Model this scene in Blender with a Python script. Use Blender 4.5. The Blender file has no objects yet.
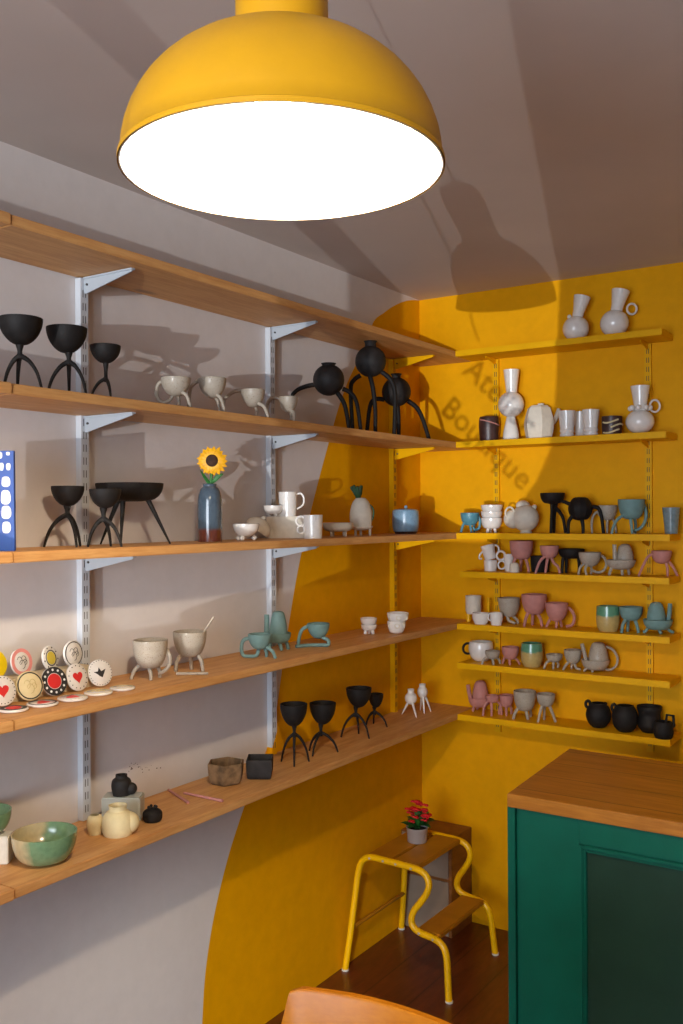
import bpy, bmesh, math, random
from mathutils import Vector, Matrix
random.seed(7)
C = bpy.context.scene.collection
PI = math.pi
IW, IH = 683, 1024
# ------------------------------------------------------------------ camera
F = 952.5; YAW = 0.5847; PIT = 0.002; ROL = -0.0055
CAM = Vector((1.8604, -3.3905, 1.6))
FW = Vector((-math.sin(YAW)*math.cos(PIT), math.cos(YAW)*math.cos(PIT), math.sin(PIT)))
_r = FW.cross(Vector((0, 0, 1))).normalized(); _u = _r.cross(FW)
RT = math.cos(ROL)*_r + math.sin(ROL)*_u; UP = -math.sin(ROL)*_r + math.cos(ROL)*_u
cd = bpy.data.cameras.new('camera'); co = bpy.data.objects.new('camera', cd); C.objects.link(co)
cd.sensor_fit = 'VERTICAL'; cd.sensor_height = 36; cd.lens = F/IH*36
m = Matrix((RT, UP, -FW)).transposed().to_4x4(); m.translation = CAM; co.matrix_world = m
bpy.context.scene.camera = co
def hit(px, py, ax, val):
    v = FW + RT*((px-IW/2)/F) + UP*((IH/2-py)/F)
    return CAM + v*((val-CAM[ax])/v[ax])
def project(X):
    v = Vector(X)-CAM; z = v.dot(FW)
    return IW/2+F*v.dot(RT)/z, IH/2-F*v.dot(UP)/z, z
# room measures
SH = {1: 2.2147, 2: 1.8699, 3: 1.5255, 4: 1.1832, 5: 0.8408, 6: 1.3807, 7: 1.0355}
SD, BD, SL = 0.2313, 0.1474, 1.0195
TH = 0.022; CEIL = 2.4627

# ------------------------------------------------------------------ materials
def lin(c):
    return tuple(((v/255)/12.92 if v/255 <= .04045 else ((v/255+.055)/1.055)**2.4) for v in c)
def new_mat(name):
    m = bpy.data.materials.new(name); m.use_nodes = True
    nt = m.node_tree; b = nt.nodes['Principled BSDF']; return m, nt, b
def N(nt, t, **kw):
    n = nt.nodes.new(t)
    for k, v in kw.items(): setattr(n, k, v)
    return n
def ramp(nt, fac, stops):
    r = N(nt, 'ShaderNodeValToRGB'); e = r.color_ramp.elements
    while len(e) < len(stops): e.new(.5)
    for el, (p, c) in zip(e, stops): el.position = p; el.color = (*c, 1)
    nt.links.new(fac, r.inputs[0]); return r
def mix(nt, fac, a, b, mode='MIX'):
    x = N(nt, 'ShaderNodeMix', data_type='RGBA', blend_type=mode)
    for i, v in ((0, fac), (6, a), (7, b)):
        if isinstance(v, (int, float)): x.inputs[i].default_value = v
        elif isinstance(v, tuple): x.inputs[i].default_value = (*v, 1)
        else: nt.links.new(v, x.inputs[i])
    return x.outputs[2]
def noise(nt, scale, detail=4, vec=None, rough=.5):
    n = N(nt, 'ShaderNodeTexNoise'); n.inputs['Scale'].default_value = scale
    n.inputs['Detail'].default_value = detail; n.inputs['Roughness'].default_value = rough
    if vec is not None: nt.links.new(vec, n.inputs['Vector'])
    return n.outputs['Fac']
def coords(nt, scale=(1, 1, 1), out='Object'):
    t = N(nt, 'ShaderNodeTexCoord'); mp = N(nt, 'ShaderNodeMapping'); mp.inputs['Scale'].default_value = scale
    nt.links.new(t.outputs[out], mp.inputs['Vector']); return mp.outputs['Vector']
def bump(nt, b, h, s=.2, d=.01):
    n = N(nt, 'ShaderNodeBump'); n.inputs['Strength'].default_value = s; n.inputs['Distance'].default_value = d
    nt.links.new(h, n.inputs['Height']); nt.links.new(n.outputs[0], b.inputs['Normal'])

def ceramic(name, c, rough=.5, speck=None, amp=.12, sc=60, coat=0):
    m, nt, b = new_mat(name); v = coords(nt)
    c = lin(c); d = tuple(x*(1-amp) for x in c); l = tuple(min(1, x*(1+amp)) for x in c)
    col = ramp(nt, noise(nt, sc, 3, v), [(.3, d), (.7, l)]).outputs[0]
    if speck:
        f = ramp(nt, noise(nt, 420, 2, v), [(.62, (0, 0, 0)), (.68, (1, 1, 1))]).outputs[0]
        col = mix(nt, f, col, lin(speck))
    nt.links.new(col, b.inputs['Base Color']); b.inputs['Roughness'].default_value = rough
    b.inputs['Coat Weight'].default_value = coat; b.inputs['Coat Roughness'].default_value = .08
    b.inputs['Specular IOR Level'].default_value = .25 if rough > .45 else .5
    bump(nt, b, noise(nt, 150, 3, v), .15, .002)
    return m
def split_ceramic(name, top, bot, z, wob=.01, rough=.25, axis='Z', soft=.004):
    """two glazes meeting on a wandering line"""
    m, nt, b = new_mat(name); v = coords(nt)
    s = N(nt, 'ShaderNodeSeparateXYZ'); nt.links.new(v, s.inputs[0])
    n = noise(nt, 30, 2, v)
    a = N(nt, 'ShaderNodeMath', operation='MULTIPLY_ADD'); nt.links.new(n, a.inputs[0]); a.inputs[1].default_value = wob*2
    nt.links.new(s.outputs[axis], a.inputs[2])
    mr = N(nt, 'ShaderNodeMapRange'); nt.links.new(a.outputs[0], mr.inputs[0])
    mr.inputs[1].default_value = z+wob-soft; mr.inputs[2].default_value = z+wob+soft
    g = noise(nt, 90, 3, v)
    t2 = ramp(nt, g, [(.3, tuple(x*.8 for x in lin(top))), (.7, lin(top))]).outputs[0]
    b2 = ramp(nt, g, [(.3, tuple(x*.85 for x in lin(bot))), (.7, lin(bot))]).outputs[0]
    nt.links.new(mix(nt, mr.outputs[0], b2, t2), b.inputs['Base Color'])
    b.inputs['Roughness'].default_value = rough; b.inputs['Coat Weight'].default_value = .5; b.inputs['Coat Roughness'].default_value = .06
    return m
def wood(name, dark, light, grain=(14, 1.2, 14), rough=.5, knots=True, b_=.1, seams=None):
    m, nt, b = new_mat(name); v = coords(nt, grain)
    n1 = noise(nt, 3.2, 6, v, .6); n2 = noise(nt, 14, 4, v, .6)
    c = ramp(nt, n1, [(.3, lin(dark)), (.5, lin(tuple((a+b2)/2 for a, b2 in zip(dark, light)))), (.72, lin(light))]).outputs[0]
    c = mix(nt, .35, c, ramp(nt, n2, [(.35, lin(dark)), (.65, lin(light))]).outputs[0])
    if knots:
        vk = coords(nt, (6, 2.2, 6)); vo = N(nt, 'ShaderNodeTexVoronoi'); vo.inputs['Scale'].default_value = .9
        nt.links.new(vk, vo.inputs['Vector'])
        kf = ramp(nt, vo.outputs['Distance'], [(.04, (1, 1, 1)), (.11, (0, 0, 0))]).outputs[0]
        c = mix(nt, kf, c, tuple(x*.35 for x in lin(dark)))
    if seams:
        s = N(nt, 'ShaderNodeSeparateXYZ'); nt.links.new(coords(nt), s.inputs[0])
        w = N(nt, 'ShaderNodeMath', operation='PINGPONG'); nt.links.new(s.outputs[seams[0]], w.inputs[0]); w.inputs[1].default_value = seams[1]
        sf = ramp(nt, w.outputs[0], [(0, (1, 1, 1)), (.004, (0, 0, 0))]).outputs[0]
        c = mix(nt, sf, c, tuple(x*.35 for x in lin(dark)))
    nt.links.new(c, b.inputs['Base Color']); b.inputs['Roughness'].default_value = rough
    bump(nt, b, n2, b_, .004); return m
def plain(name, c, rough=.5, metal=0, emit=None, amp=.06, sc=20, bs=.08):
    m, nt, b = new_mat(name); v = coords(nt); c = lin(c)
    col = ramp(nt, noise(nt, sc, 4, v), [(.3, tuple(x*(1-amp) for x in c)), (.7, tuple(min(1, x*(1+amp)) for x in c))]).outputs[0]
    nt.links.new(col, b.inputs['Base Color']); b.inputs['Roughness'].default_value = rough; b.inputs['Metallic'].default_value = metal
    bump(nt, b, noise(nt, 60, 3, v), bs, .003)
    if emit: b.inputs['Emission Color'].default_value = (*emit[0], 1); b.inputs['Emission Strength'].default_value = emit[1]
    return m
WHITEP = (212, 207, 206); YEL = (228, 162, 0)
# the line where the yellow paint starts on the left wall: (height, distance from the corner)
EDGE = [(0, 1.33), (.131, 1.323), (.306, 1.301), (.516, 1.232), (.698, 1.133), (.914, .987), (1.17, .915), (1.448, .831), (1.839, .662), (2.05, .55), (2.2, .43), (2.264, .381), (2.303, .367), (2.368, .272), (2.397, .219), (2.45, .077), (2.4627, 0.0)]
def painted(name, edge=True, only_white=False, rough=.55, wcol=WHITEP):
    m, nt, b = new_mat(name)
    geo = N(nt, 'ShaderNodeNewGeometry'); pos = geo.outputs['Position']
    big = noise(nt, 1.6, 5, pos, .6); sm = noise(nt, 22, 5, pos, .6)
    def tone(c, a):
        x = ramp(nt, big, [(.3, tuple(v*(1-a) for v in lin(c))), (.7, tuple(min(1, v*(1+a)) for v in lin(c)))]).outputs[0]
        return mix(nt, .25, x, ramp(nt, sm, [(.35, tuple(v*(1-2*a) for v in lin(c))), (.65, tuple(min(1, v*(1+a)) for v in lin(c)))]).outputs[0])
    w = tone(wcol, .05); y = tone(YEL, .09)
    if only_white: col = w
    elif not edge: col = y
    else:
        s = N(nt, 'ShaderNodeSeparateXYZ'); nt.links.new(pos, s.inputs[0])
        z = N(nt, 'ShaderNodeMath', operation='DIVIDE'); nt.links.new(s.outputs['Z'], z.inputs[0]); z.inputs[1].default_value = 2.5
        fc = N(nt, 'ShaderNodeFloatCurve'); cu = fc.mapping.curves[0]
        pts = [(a/2.5, d/1.5) for a, d in EDGE]
        cu.points[0].location = pts[0]; cu.points[1].location = pts[-1]
        for p in pts[1:-1]: cu.points.new(*p)
        fc.mapping.update(); nt.links.new(z.outputs[0], fc.inputs['Value'])
        yy = N(nt, 'ShaderNodeMath', operation='MULTIPLY_ADD'); nt.links.new(fc.outputs[0], yy.inputs[0]); yy.inputs[1].default_value = 1.5
        nt.links.new(s.outputs['Y'], yy.inputs[2])
        gt = N(nt, 'ShaderNodeMath', operation='GREATER_THAN'); nt.links.new(yy.outputs[0], gt.inputs[0]); gt.inputs[1].default_value = 0
        col = mix(nt, gt.outputs[0], w, y)
    nt.links.new(col, b.inputs['Base Color']); b.inputs['Roughness'].default_value = rough
    b.inputs['Specular IOR Level'].default_value = .12
    bump(nt, b, sm, .12, .006); return m
M = {}
M['wall_l'] = painted('wall_paint_two_tone'); M['wall_y'] = painted('wall_paint_yellow', edge=False)
M['wall_w'] = painted('wall_paint_white', only_white=True)
M['ceil'] = plain('ceiling_plaster', (196, 187, 182), .8, amp=.05, sc=2.5)
M['floor'] = wood('floor_boards', (78, 34, 14), (118, 58, 26), (5, 1.0, 5), .35, knots=False, seams=('X', .08))
M['pine'] = wood('pine_board', (182, 124, 66), (222, 172, 110), rough=.55)
M['counter'] = wood('counter_board', (132, 78, 14), (180, 118, 40), (1.2, 14, 14), .38, seams=('Y', .07))
M['crate'] = wood('crate_wood', (112, 66, 24), (150, 94, 40), (3, 3, 12), .5, knots=False)
M['chair'] = wood('chair_wood', (160, 92, 8), (184, 114, 22), (3, 9, 9), .3, knots=False, b_=.03)
M['yshelf'] = plain('yellow_shelf_paint', (228, 170, 0), .45, amp=.08, sc=8)
M['yslat'] = plain('worn_amber_slat', (176, 118, 24), .45, amp=.12, sc=15, bs=.02)
M['ymetal'] = plain('yellow_enamel', (240, 184, 4), .3, amp=.04, bs=.01)
M['metalw'] = painted('rail_enamel', rough=.35, wcol=(196, 201, 208)); M['brw'] = plain('white_enamel', (170, 178, 186), .35, amp=.02)
M['slot'] = plain('slot_shadow', (60, 56, 54), .8)
M['silver'] = plain('steel', (205, 205, 208), .38, .5, amp=.03, bs=.01)
M['white_rubber'] = plain('white_rubber', (220, 215, 205), .6)
M['panel'] = plain('taupe_panel', (138, 122, 104), .6)
M['green'] = plain('green_cabinet_paint', (0, 80, 64), .5, amp=.1, sc=12)
M['greend'] = plain('dark_green_panel', (24, 50, 38), .5, amp=.12, sc=9)
M['shade'] = plain('lamp_shade_enamel', (208, 150, 20), .45, amp=.05, sc=12)
M['shadein'] = plain('lamp_inner_white', (250, 246, 236), .5, amp=.01)
M['bulb'] = plain('bulb_glow', (255, 250, 240), .4, emit=((1, .80, .55), 1250.0))
M['cord'] = plain('cord', (200, 150, 40), .5)
M['wire'] = plain('black_wire', (30, 28, 28), .5)
M['blk'] = ceramic('black_clay', (26, 23, 22), .65, amp=.25)
M['blkg'] = ceramic('black_clay_worn', (38, 35, 34), .6, amp=.4, sc=35)
M['dkb'] = ceramic('dark_brown_glaze', (62, 40, 36), .4, amp=.5, sc=40)
M['wht'] = ceramic('white_glaze', (228, 224, 218), .25, amp=.05, coat=.6)
M['off'] = ceramic('speckled_oatmeal_clay', (170, 160, 145), .5, (120, 100, 80), amp=.06, coat=.15)
M['mat'] = ceramic('matt_white_clay', (214, 206, 190), .6, amp=.06)
M['pnk'] = ceramic('matt_pink_clay', (186, 128, 120), .55, amp=.07)
M['teal'] = ceramic('matt_teal_clay', (112, 144, 142), .55, amp=.08)
M['blu'] = ceramic('speckled_blue_glaze', (124, 160, 186), .3, (70, 90, 120), amp=.15, coat=.4)
M['tealb'] = ceramic('turquoise_glaze', (84, 142, 158), .4, amp=.15)
M['cream'] = ceramic('cream_clay', (222, 206, 160), .5, amp=.05)
M['brn'] = ceramic('streaked_brown_clay', (112, 88, 62), .6, amp=.5, sc=45)
M['lava'] = ceramic('banded_dark_glaze', (52, 40, 34), .4, (190, 170, 140), amp=.5, sc=30)
M['slate'] = ceramic('blue_grey_glaze', (112, 132, 138), .25, amp=.2, coat=.5)
M['barrel'] = split_ceramic('green_over_cream_glaze', (90, 148, 116), (190, 166, 104), .055)
M['bowlgrn'] = split_ceramic('green_and_cream_glaze', (112, 146, 108), (196, 178, 136), -.018, .02, axis='X', soft=.012)
M['vasegl'] = split_ceramic('blue_grey_over_rust_glaze', (74, 92, 108), (108, 52, 40), .034, .004, rough=.2)
M['blucard'] = plain('blue_card', (10, 66, 150), .5); M['card_white'] = plain('white_print', (226, 230, 228), .6)
M['ice'] = plain('frosted_block', (206, 210, 200), .35); M['ice'].node_tree.nodes['Principled BSDF'].inputs['Transmission Weight'].default_value = .35
M['petal'] = plain('sunflower_petal', (250, 178, 10), .5, amp=.15, sc=60); M['seed'] = plain('seed_head', (58, 34, 16), .8, amp=.4, sc=120)
M['dleaf'] = plain('dark_leaf', (18, 66, 30), .5, amp=.25, sc=50); M['leaf'] = plain('leaf', (40, 104, 42), .5, amp=.25, sc=50); M['red'] = plain('red_petal', (214, 24, 34), .5, amp=.15)
M['redink'] = plain('red_ink', (206, 40, 40), .5); M['blackink'] = plain('black_ink', (38, 36, 36), .5)
M['pinkink'] = plain('pink_ink', (222, 142, 136), .5); M['yelink'] = plain('yellow_ink', (216, 196, 70), .5); M['yeldisc'] = plain('bright_yellow_glaze', (236, 206, 20), .4)
M['tan'] = plain('tan_ink', (196, 176, 120), .6); M['riser'] = plain('riser_card', (196, 182, 152), .7)
M['soil'] = plain('soil', (40, 28, 20), .9, amp=.4, sc=100)
M['sun_mask'] = plain('sun_mask_cloth', (150, 120, 90), .9)
def glass():
    m, nt, b = new_mat('window_glass'); nt.nodes.remove(b)
    t = N(nt, 'ShaderNodeBsdfTransparent'); g = N(nt, 'ShaderNodeBsdfGlossy'); g.inputs['Roughness'].default_value = .02
    f = N(nt, 'ShaderNodeFresnel'); f.inputs[0].default_value = 1.45
    x = N(nt, 'ShaderNodeMixShader'); nt.links.new(f.outputs[0], x.inputs[0]); nt.links.new(t.outputs[0], x.inputs[1]); nt.links.new(g.outputs[0], x.inputs[2])
    nt.links.new(x.outputs[0], nt.nodes['Material Output'].inputs[0]); return m
M['glass'] = glass()

for k_, v_ in (('yshelf', .15), ('green', .2), ('greend', .2), ('chair', .2), ('counter', .3), ('shade', .3), ('yslat', .2)):
    M[k_].node_tree.nodes['Principled BSDF'].inputs['Specular IOR Level'].default_value = v_
# ------------------------------------------------------------------ mesh helpers
class MB:
    def __init__(s): s.v = []; s.f = []
    def add(s, vs, fs):
        o = len(s.v); s.v += [tuple(v) for v in vs]; s.f += [tuple(i+o for i in f) for f in fs]; return s
    def box(s, a, b):
        x0, y0, z0 = a; x1, y1, z1 = b
        return s.add([(x0, y0, z0), (x1, y0, z0), (x1, y1, z0), (x0, y1, z0), (x0, y0, z1), (x1, y0, z1), (x1, y1, z1), (x0, y1, z1)],
                     [(0, 3, 2, 1), (4, 5, 6, 7), (0, 1, 5, 4), (1, 2, 6, 5), (2, 3, 7, 6), (3, 0, 4, 7)])
    def prism(s, poly, axis, a, b):
        def P(p, t):
            return (t, p[0], p[1]) if axis == 0 else ((p[0], t, p[1]) if axis == 1 else (p[0], p[1], t))
        n = len(poly)
        return s.add([P(p, a) for p in poly]+[P(p, b) for p in poly],
                     [tuple(range(n)), tuple(range(2*n-1, n-1, -1))]+[(i, i+n, (i+1) % n+n, (i+1) % n) for i in range(n)])
    def lathe(s, prof, c=(0, 0, 0), seg=32, tilt=None, flat=None):
        """prof: (r, z) list, r == 0 at the axis closes"""
        n0 = len(s.v); rings = []
        R = Matrix.Rotation(tilt[1], 3, tilt[0]) if tilt else Matrix.Identity(3)
        cc = Vector(c)
        for r, z in prof:
            if r < 1e-7: s.v.append(tuple(cc+R @ Vector((0, 0, z)))); rings.append([len(s.v)-1])
            else:
                ids = []
                for k in range(seg):
                    a = 2*PI*(k+.5)/seg; q = R @ Vector((r*math.cos(a), r*math.sin(a), z)); s.v.append(tuple(cc+q)); ids.append(len(s.v)-1)
                rings.append(ids)
        for A, B in zip(rings, rings[1:]):
            if len(A) == 1 and len(B) == 1: continue
            for k in range(seg):
                k2 = (k+1) % seg
                if len(A) == 1: s.f.append((A[0], B[k2], B[k]))
                elif len(B) == 1: s.f.append((A[k], A[k2], B[0]))
                else: s.f.append((A[k], A[k2], B[k2], B[k]))
        return s
    def tube(s, pts, rad, seg=10, smooth=True, sub=5, closed=False):
        P = [Vector(p) for p in pts]; n = len(P)
        if isinstance(rad, (int, float)): rad = [rad]*n
        if len(rad) != n: rad = [rad[0]+(rad[-1]-rad[0])*i/(n-1) for i in range(n)]
        if smooth and n > 2:
            Q = []; Rr = []
            rng = range(n) if closed else range(n-1)
            for i in rng:
                if closed: p0, p1, p2, p3 = P[i-1], P[i], P[(i+1) % n], P[(i+2) % n]; ra, rb = rad[i], rad[(i+1) % n]
                else: p0, p1, p2, p3 = P[max(i-1, 0)], P[i], P[i+1], P[min(i+2, n-1)]; ra, rb = rad[i], rad[i+1]
                for k in range(sub):
                    t = k/sub
                    Q.append(.5*((2*p1)+(p2-p0)*t+(2*p0-5*p1+4*p2-p3)*t*t+(3*p1-p0-3*p2+p3)*t**3)); Rr.append(ra+(rb-ra)*t)
            if not closed: Q.append(P[-1]); Rr.append(rad[-1])
            P, rad = Q, Rr; n = len(P)
        rings = []; nrm = None
        for i in range(n):
            if closed: t = P[(i+1) % n]-P[i-1]
            else: t = P[min(i+1, n-1)]-P[max(i-1, 0)]
            t.normalize()
            if nrm is None:
                nrm = t.orthogonal().normalized()
            nrm = (nrm-t*nrm.dot(t)).normalized(); bn = t.cross(nrm)
            ids = []
            for k in range(seg):
                a = 2*PI*k/seg; s.v.append(tuple(P[i]+(nrm*math.cos(a)+bn*math.sin(a))*rad[i])); ids.append(len(s.v)-1)
            rings.append(ids)
        prs = list(zip(rings, rings[1:]))
        if closed: prs.append((rings[-1], rings[0]))
        for A, B in prs:
            for k in range(seg): s.f.append((A[k], A[(k+1) % seg], B[(k+1) % seg], B[k]))
        if not closed: s.f.append(tuple(reversed(rings[0]))); s.f.append(tuple(rings[-1]))
        return s
    def ball(s, c, r, seg=16, rings=10, sc=(1, 1, 1)):
        prof = [(r*math.sin(PI*i/rings), -r*math.cos(PI*i/rings)) for i in range(rings+1)]; prof[0] = (0, -r); prof[-1] = (0, r)
        n0 = len(s.v); s.lathe(prof, (0, 0, 0), seg)
        for i in range(n0, len(s.v)):
            x, y, z = s.v[i]; s.v[i] = (x*sc[0]+c[0], y*sc[1]+c[1], z*sc[2]+c[2])
        return s
    def build(s, name, mat, parent=None, smooth=False, bevel=0, loc=None, rot=None):
        me = bpy.data.meshes.new(name); me.from_pydata(s.v, [], s.f)
        bm = bmesh.new(); bm.from_mesh(me); bmesh.ops.recalc_face_normals(bm, faces=bm.faces)
        if bevel:
            ed = [e for e in bm.edges if len(e.link_faces) == 2 and e.calc_face_angle() > .6]
            bmesh.ops.bevel(bm, geom=ed, offset=bevel, segments=2, affect='EDGES', clamp_overlap=True)
        bm.to_mesh(me); bm.free()
        if smooth:
            me.polygons.foreach_set('use_smooth', [True]*len(me.polygons))
            try: me.set_sharp_from_angle(angle=math.radians(55))
            except Exception: pass
        me.materials.append(mat); o = bpy.data.objects.new(name, me); C.objects.link(o)
        if parent: o.parent = parent
        if loc is not None: o.location = loc
        if rot is not None: o.rotation_euler = rot
        return o
def tag(o, label, cat, group=None):
    o['label'] = label; o['category'] = cat
    if group: o['group'] = group
    return o
def empty(name, loc, rz=0, label=None, cat=None, group=None, rot=None):
    o = bpy.data.objects.new(name, None); o.empty_display_size = .05; C.objects.link(o); o.location = loc
    o.rotation_euler = rot if rot else (0, 0, rz)
    if label: tag(o, label, cat, group)
    return o
def struct(o, label=None):
    o['kind'] = 'structure'
    if label: o['label'] = label
    return o

# ------------------------------------------------------------------ room
WY = -5.2; RX = 3.5
struct(MB().box((-.15, WY-.12, -.1), (0, 0, CEIL)).build('wall_left', M['wall_l']), 'left wall, white plaster with a curved yellow painted area by the corner')
struct(MB().box((-.15, 0, -.1), (RX+.15, .15, CEIL)).build('wall_back', M['wall_y']), 'yellow painted back wall behind the yellow shelves')
struct(MB().box((RX, WY-.12, -.1), (RX+.15, 0, CEIL)).build('wall_right', M['wall_w']), 'white right wall')
struct(MB().box((0, WY, -.1), (RX, 0, 0)).build('floor', M['floor']), 'dark reddish brown floor')
struct(MB().box((-.15, WY-.12, CEIL), (RX+.15, .15, CEIL+.15)).build('ceiling', M['ceil']), 'greyish white plaster ceiling')
WX0, WX1, WZ0, WZ1 = .55, 2.75, .62, 2.2
w = MB()
w.box((0, WY-.12, -.1), (WX0, WY, CEIL)).box((WX1, WY-.12, -.1), (RX, WY, CEIL)).box((WX0, WY-.12, -.1), (WX1, WY, WZ0)).box((WX0, WY-.12, WZ1), (WX1, WY, CEIL))
struct(w.build('wall_front', M['wall_w']), 'street side wall with the shop window')
w = MB()
for a, b in (((WX0, WZ0), (WX0+.05, WZ1)), ((WX1-.05, WZ0), (WX1, WZ1)), ((WX0+.05, WZ0), (WX1-.05, WZ0+.05)), ((WX0+.05, WZ1-.05), (WX1-.05, WZ1)), ((1.52, WZ0+.05), (1.63, WZ1-.05))):
    w.box((a[0], WY-.08, a[1]), (b[0], WY-.03, b[1]))
win = struct(w.build('window_1', M['brw']), 'shop window with a central mullion')
pane = MB().box((WX0+.05, WY-.06, WZ0+.05), (1.52, WY-.055, WZ1-.05)).box((1.63, WY-.06, WZ0+.05), (WX1-.05, WY-.055, WZ1-.05)).build('pane', M['glass'], win)
wl = C.objects['wall_left']; spk = MB(); random.seed(11)
for k in range(20):
    q = hit(139+random.gauss(0, 6.5), 768+random.gauss(0, 3)-(k % 3), 0, .0); a = random.uniform(.0008, .002)
    spk.lathe([(0, .0006), (a, .0005), (a, .0)], (0, q.y, q.z), 8, ('Y', PI/2))
struct(spk.build('paint_specks', M['dkb'], wl), 'small dark red specks on the white wall')
# lettering on the shop window, its shadow falls on the back wall
def text_mesh(body, size, name, mat, thick=.0, ext=.0008):
    cu = bpy.data.curves.new(name, 'FONT'); cu.body = body; cu.size = size; cu.extrude = ext; cu.offset = thick; cu.space_character = 1.05
    t = bpy.data.objects.new(name+'_tmp', cu); C.objects.link(t)
    bpy.context.view_layer.update()
    me = bpy.data.meshes.new_from_object(t.evaluated_get(bpy.context.evaluated_depsgraph_get()))
    bpy.data.objects.remove(t); me.name = name; me.materials.clear(); me.materials.append(mat)
    o = bpy.data.objects.new(name, me); C.objects.link(o); return o
SUN = Vector((-.32, 1, .155))
for body, (x, z), ang, size in (('Atelier', (.205, 2.145), -43, .128), ('Boutique', (.105, 2.0), -43, .125)):
    o = text_mesh(body, size, 'window_lettering', M['blackink'], .0015)
    o.location = (x+.32*5.2, WY-.052, z-SUN.z*5.2); o.rotation_euler = (PI/2, math.radians(-ang), 0)
    tag(o, 'dark lettering reading %s on the shop window glass' % body, 'lettering')
w = MB(); pts = [(1.91, WY+.05, 1.47), (1.88, WY+.05, 1.56), (1.875, WY+.05, 1.65), (1.90, WY+.05, 1.78), (1.925, WY+.05, 1.95), (1.94, WY+.05, 2.25), (1.94, WY+.05, CEIL)]
tag(w.tube(pts, .004, 8).build('hanging_wire', M['wire'], smooth=True), 'thin wire hanging from the ceiling in front of the shop window', 'wire')
w = MB(); n = 40; vs = []  # added unseen cloth sheet, outlined to give the incoming sunlight its slanting edge
zz = [.3, .60, .74, .92, 1.05, 1.3, 2.0, 2.3]; xl = [1.6, 1.85, 2.01, 2.15, 2.21, 2.23, 2.26, 2.27]
for j, (z, x0) in enumerate(zip(zz, xl)):
    for i in range(n+1):
        t = i/n; vs.append((x0+(2.85-x0)*t, WY+.035+.014*math.sin(t*46), z))
fs = [(j*(n+1)+i, j*(n+1)+i+1, (j+1)*(n+1)+i+1, (j+1)*(n+1)+i) for j in range(len(zz)-1) for i in range(n)]
cu = w.add(vs, fs).build('sun_mask', M['sun_mask'], smooth=True)
sm = cu.modifiers.new('thickness', 'SOLIDIFY'); sm.thickness = .003
tag(cu, 'added unseen brown cloth sheet at the shop window, shaping the edge of the sunlight', 'sun_mask')

# ------------------------------------------------------------------ shelving
JOINT = -2.145
LV = {1: ('top', ''), 2: ('second', ''), 3: ('middle', ''), 4: ('fourth', ''), 5: ('lowest', '')}
for i in range(1, 6):
    z = SH[i]
    MBx = MB().box((0.004, JOINT+.002, z-TH), (SD, -.003, z))
    tag(MBx.build('wooden_shelf_board', M['pine'], bevel=.002), '%s long pine shelf board on the left wall, running into the yellow corner' % LV[i][0], 'shelf', 'long pine boards on the left wall')
    o = MB().box((0.004, -3.05, z-TH), (SD+.003, JOINT, z+.001)).build('wooden_shelf_board', M['pine'], bevel=.002)
    tag(o, '%s short pine shelf board cut off by the left edge of the photo' % LV[i][0], 'shelf', 'short pine boards at the left edge')
BN = {1: 'topmost', 2: 'second from top', 3: 'third from top', 6: 'fourth from top', 4: 'fifth from top', 7: 'sixth from top', 5: 'lowest'}
for i in (1, 2, 3, 6, 4, 7, 5):
    z = SH[i]; x0 = SD+.002 if i != 6 else SD+.016
    e = {1: 1.0, 2: 1.012, 3: 1.022}.get(i, SL)
    o = MB().box((x0, -BD, z-TH), (e, -.004, z)).build('yellow_shelf_board', M['yshelf'], bevel=.0015)
    tag(o, 'yellow painted shelf board on the back wall, '+BN[i], 'shelf', 'yellow boards on the back wall')
def left_rail(y, z0, z1, mat, label):
    r = empty('wall_rail', (0, y, 0), 0, label, 'rail', 'slotted rails on the left wall')
    MB().box((.0005, -.012, z0), (.017, -.009, z1)).box((.0005, .009, z0), (.017, .012, z1)).box((.017, -.012, z0), (.020, .012, z1)).build('channel', mat, r)
    s = MB(); z = z0+.02
    while z < z1-.02:
        for yy in (-.0045, .0035): s.box((.0198, yy-.001, z), (.0204, yy+.001, z+.018))
        z += .032
    s.build('slot_row', M['slot'], r)
def left_bracket(y, z, mat, label):
    r = empty('shelf_bracket', (.0206, y, z-TH), 0, label, 'bracket', 'brackets under the pine boards')
    MB().prism([(0, -.001), (0, -.040), (.006, -.042), (.165, -.009), (.17, -.001)], 1, -.0018, .0018).build('arm', mat, r)
    MB().prism([(.001, -.0055), (.001, -.0015), (.17, -.0015), (.17, -.0055)], 1, -.006, .006).build('flange', mat, r)
    MB().lathe([(0, 0), (.003, 0), (.003, .0035), (0, .0035)], (.012, -.0012, -.02), 10, ('X', PI/2)).build('pin', M['slot'], r)
RY = (-1.765, -1.0, -.237)
for k, (y, nm) in enumerate(zip(RY, ('white slotted rail nearest the camera', 'middle slotted rail, white above and yellow at its foot', 'yellow slotted rail beside the corner'))):
    left_rail(y, .842 if k < 2 else .8415, 2.19, M['metalw'] if k < 2 else M['yshelf'], nm+', on the left wall')
    for i in range(1, 6):
        mat = M['yshelf'] if k == 2 or (k == 1 and i == 5) else M['brw']
        left_bracket(y, SH[i], mat, '%s bracket under the %s pine board, on the %s rail' % ('yellow' if mat is M['yshelf'] else 'white', LV[i][0], ('nearest', 'middle', 'corner')[k]))
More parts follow.
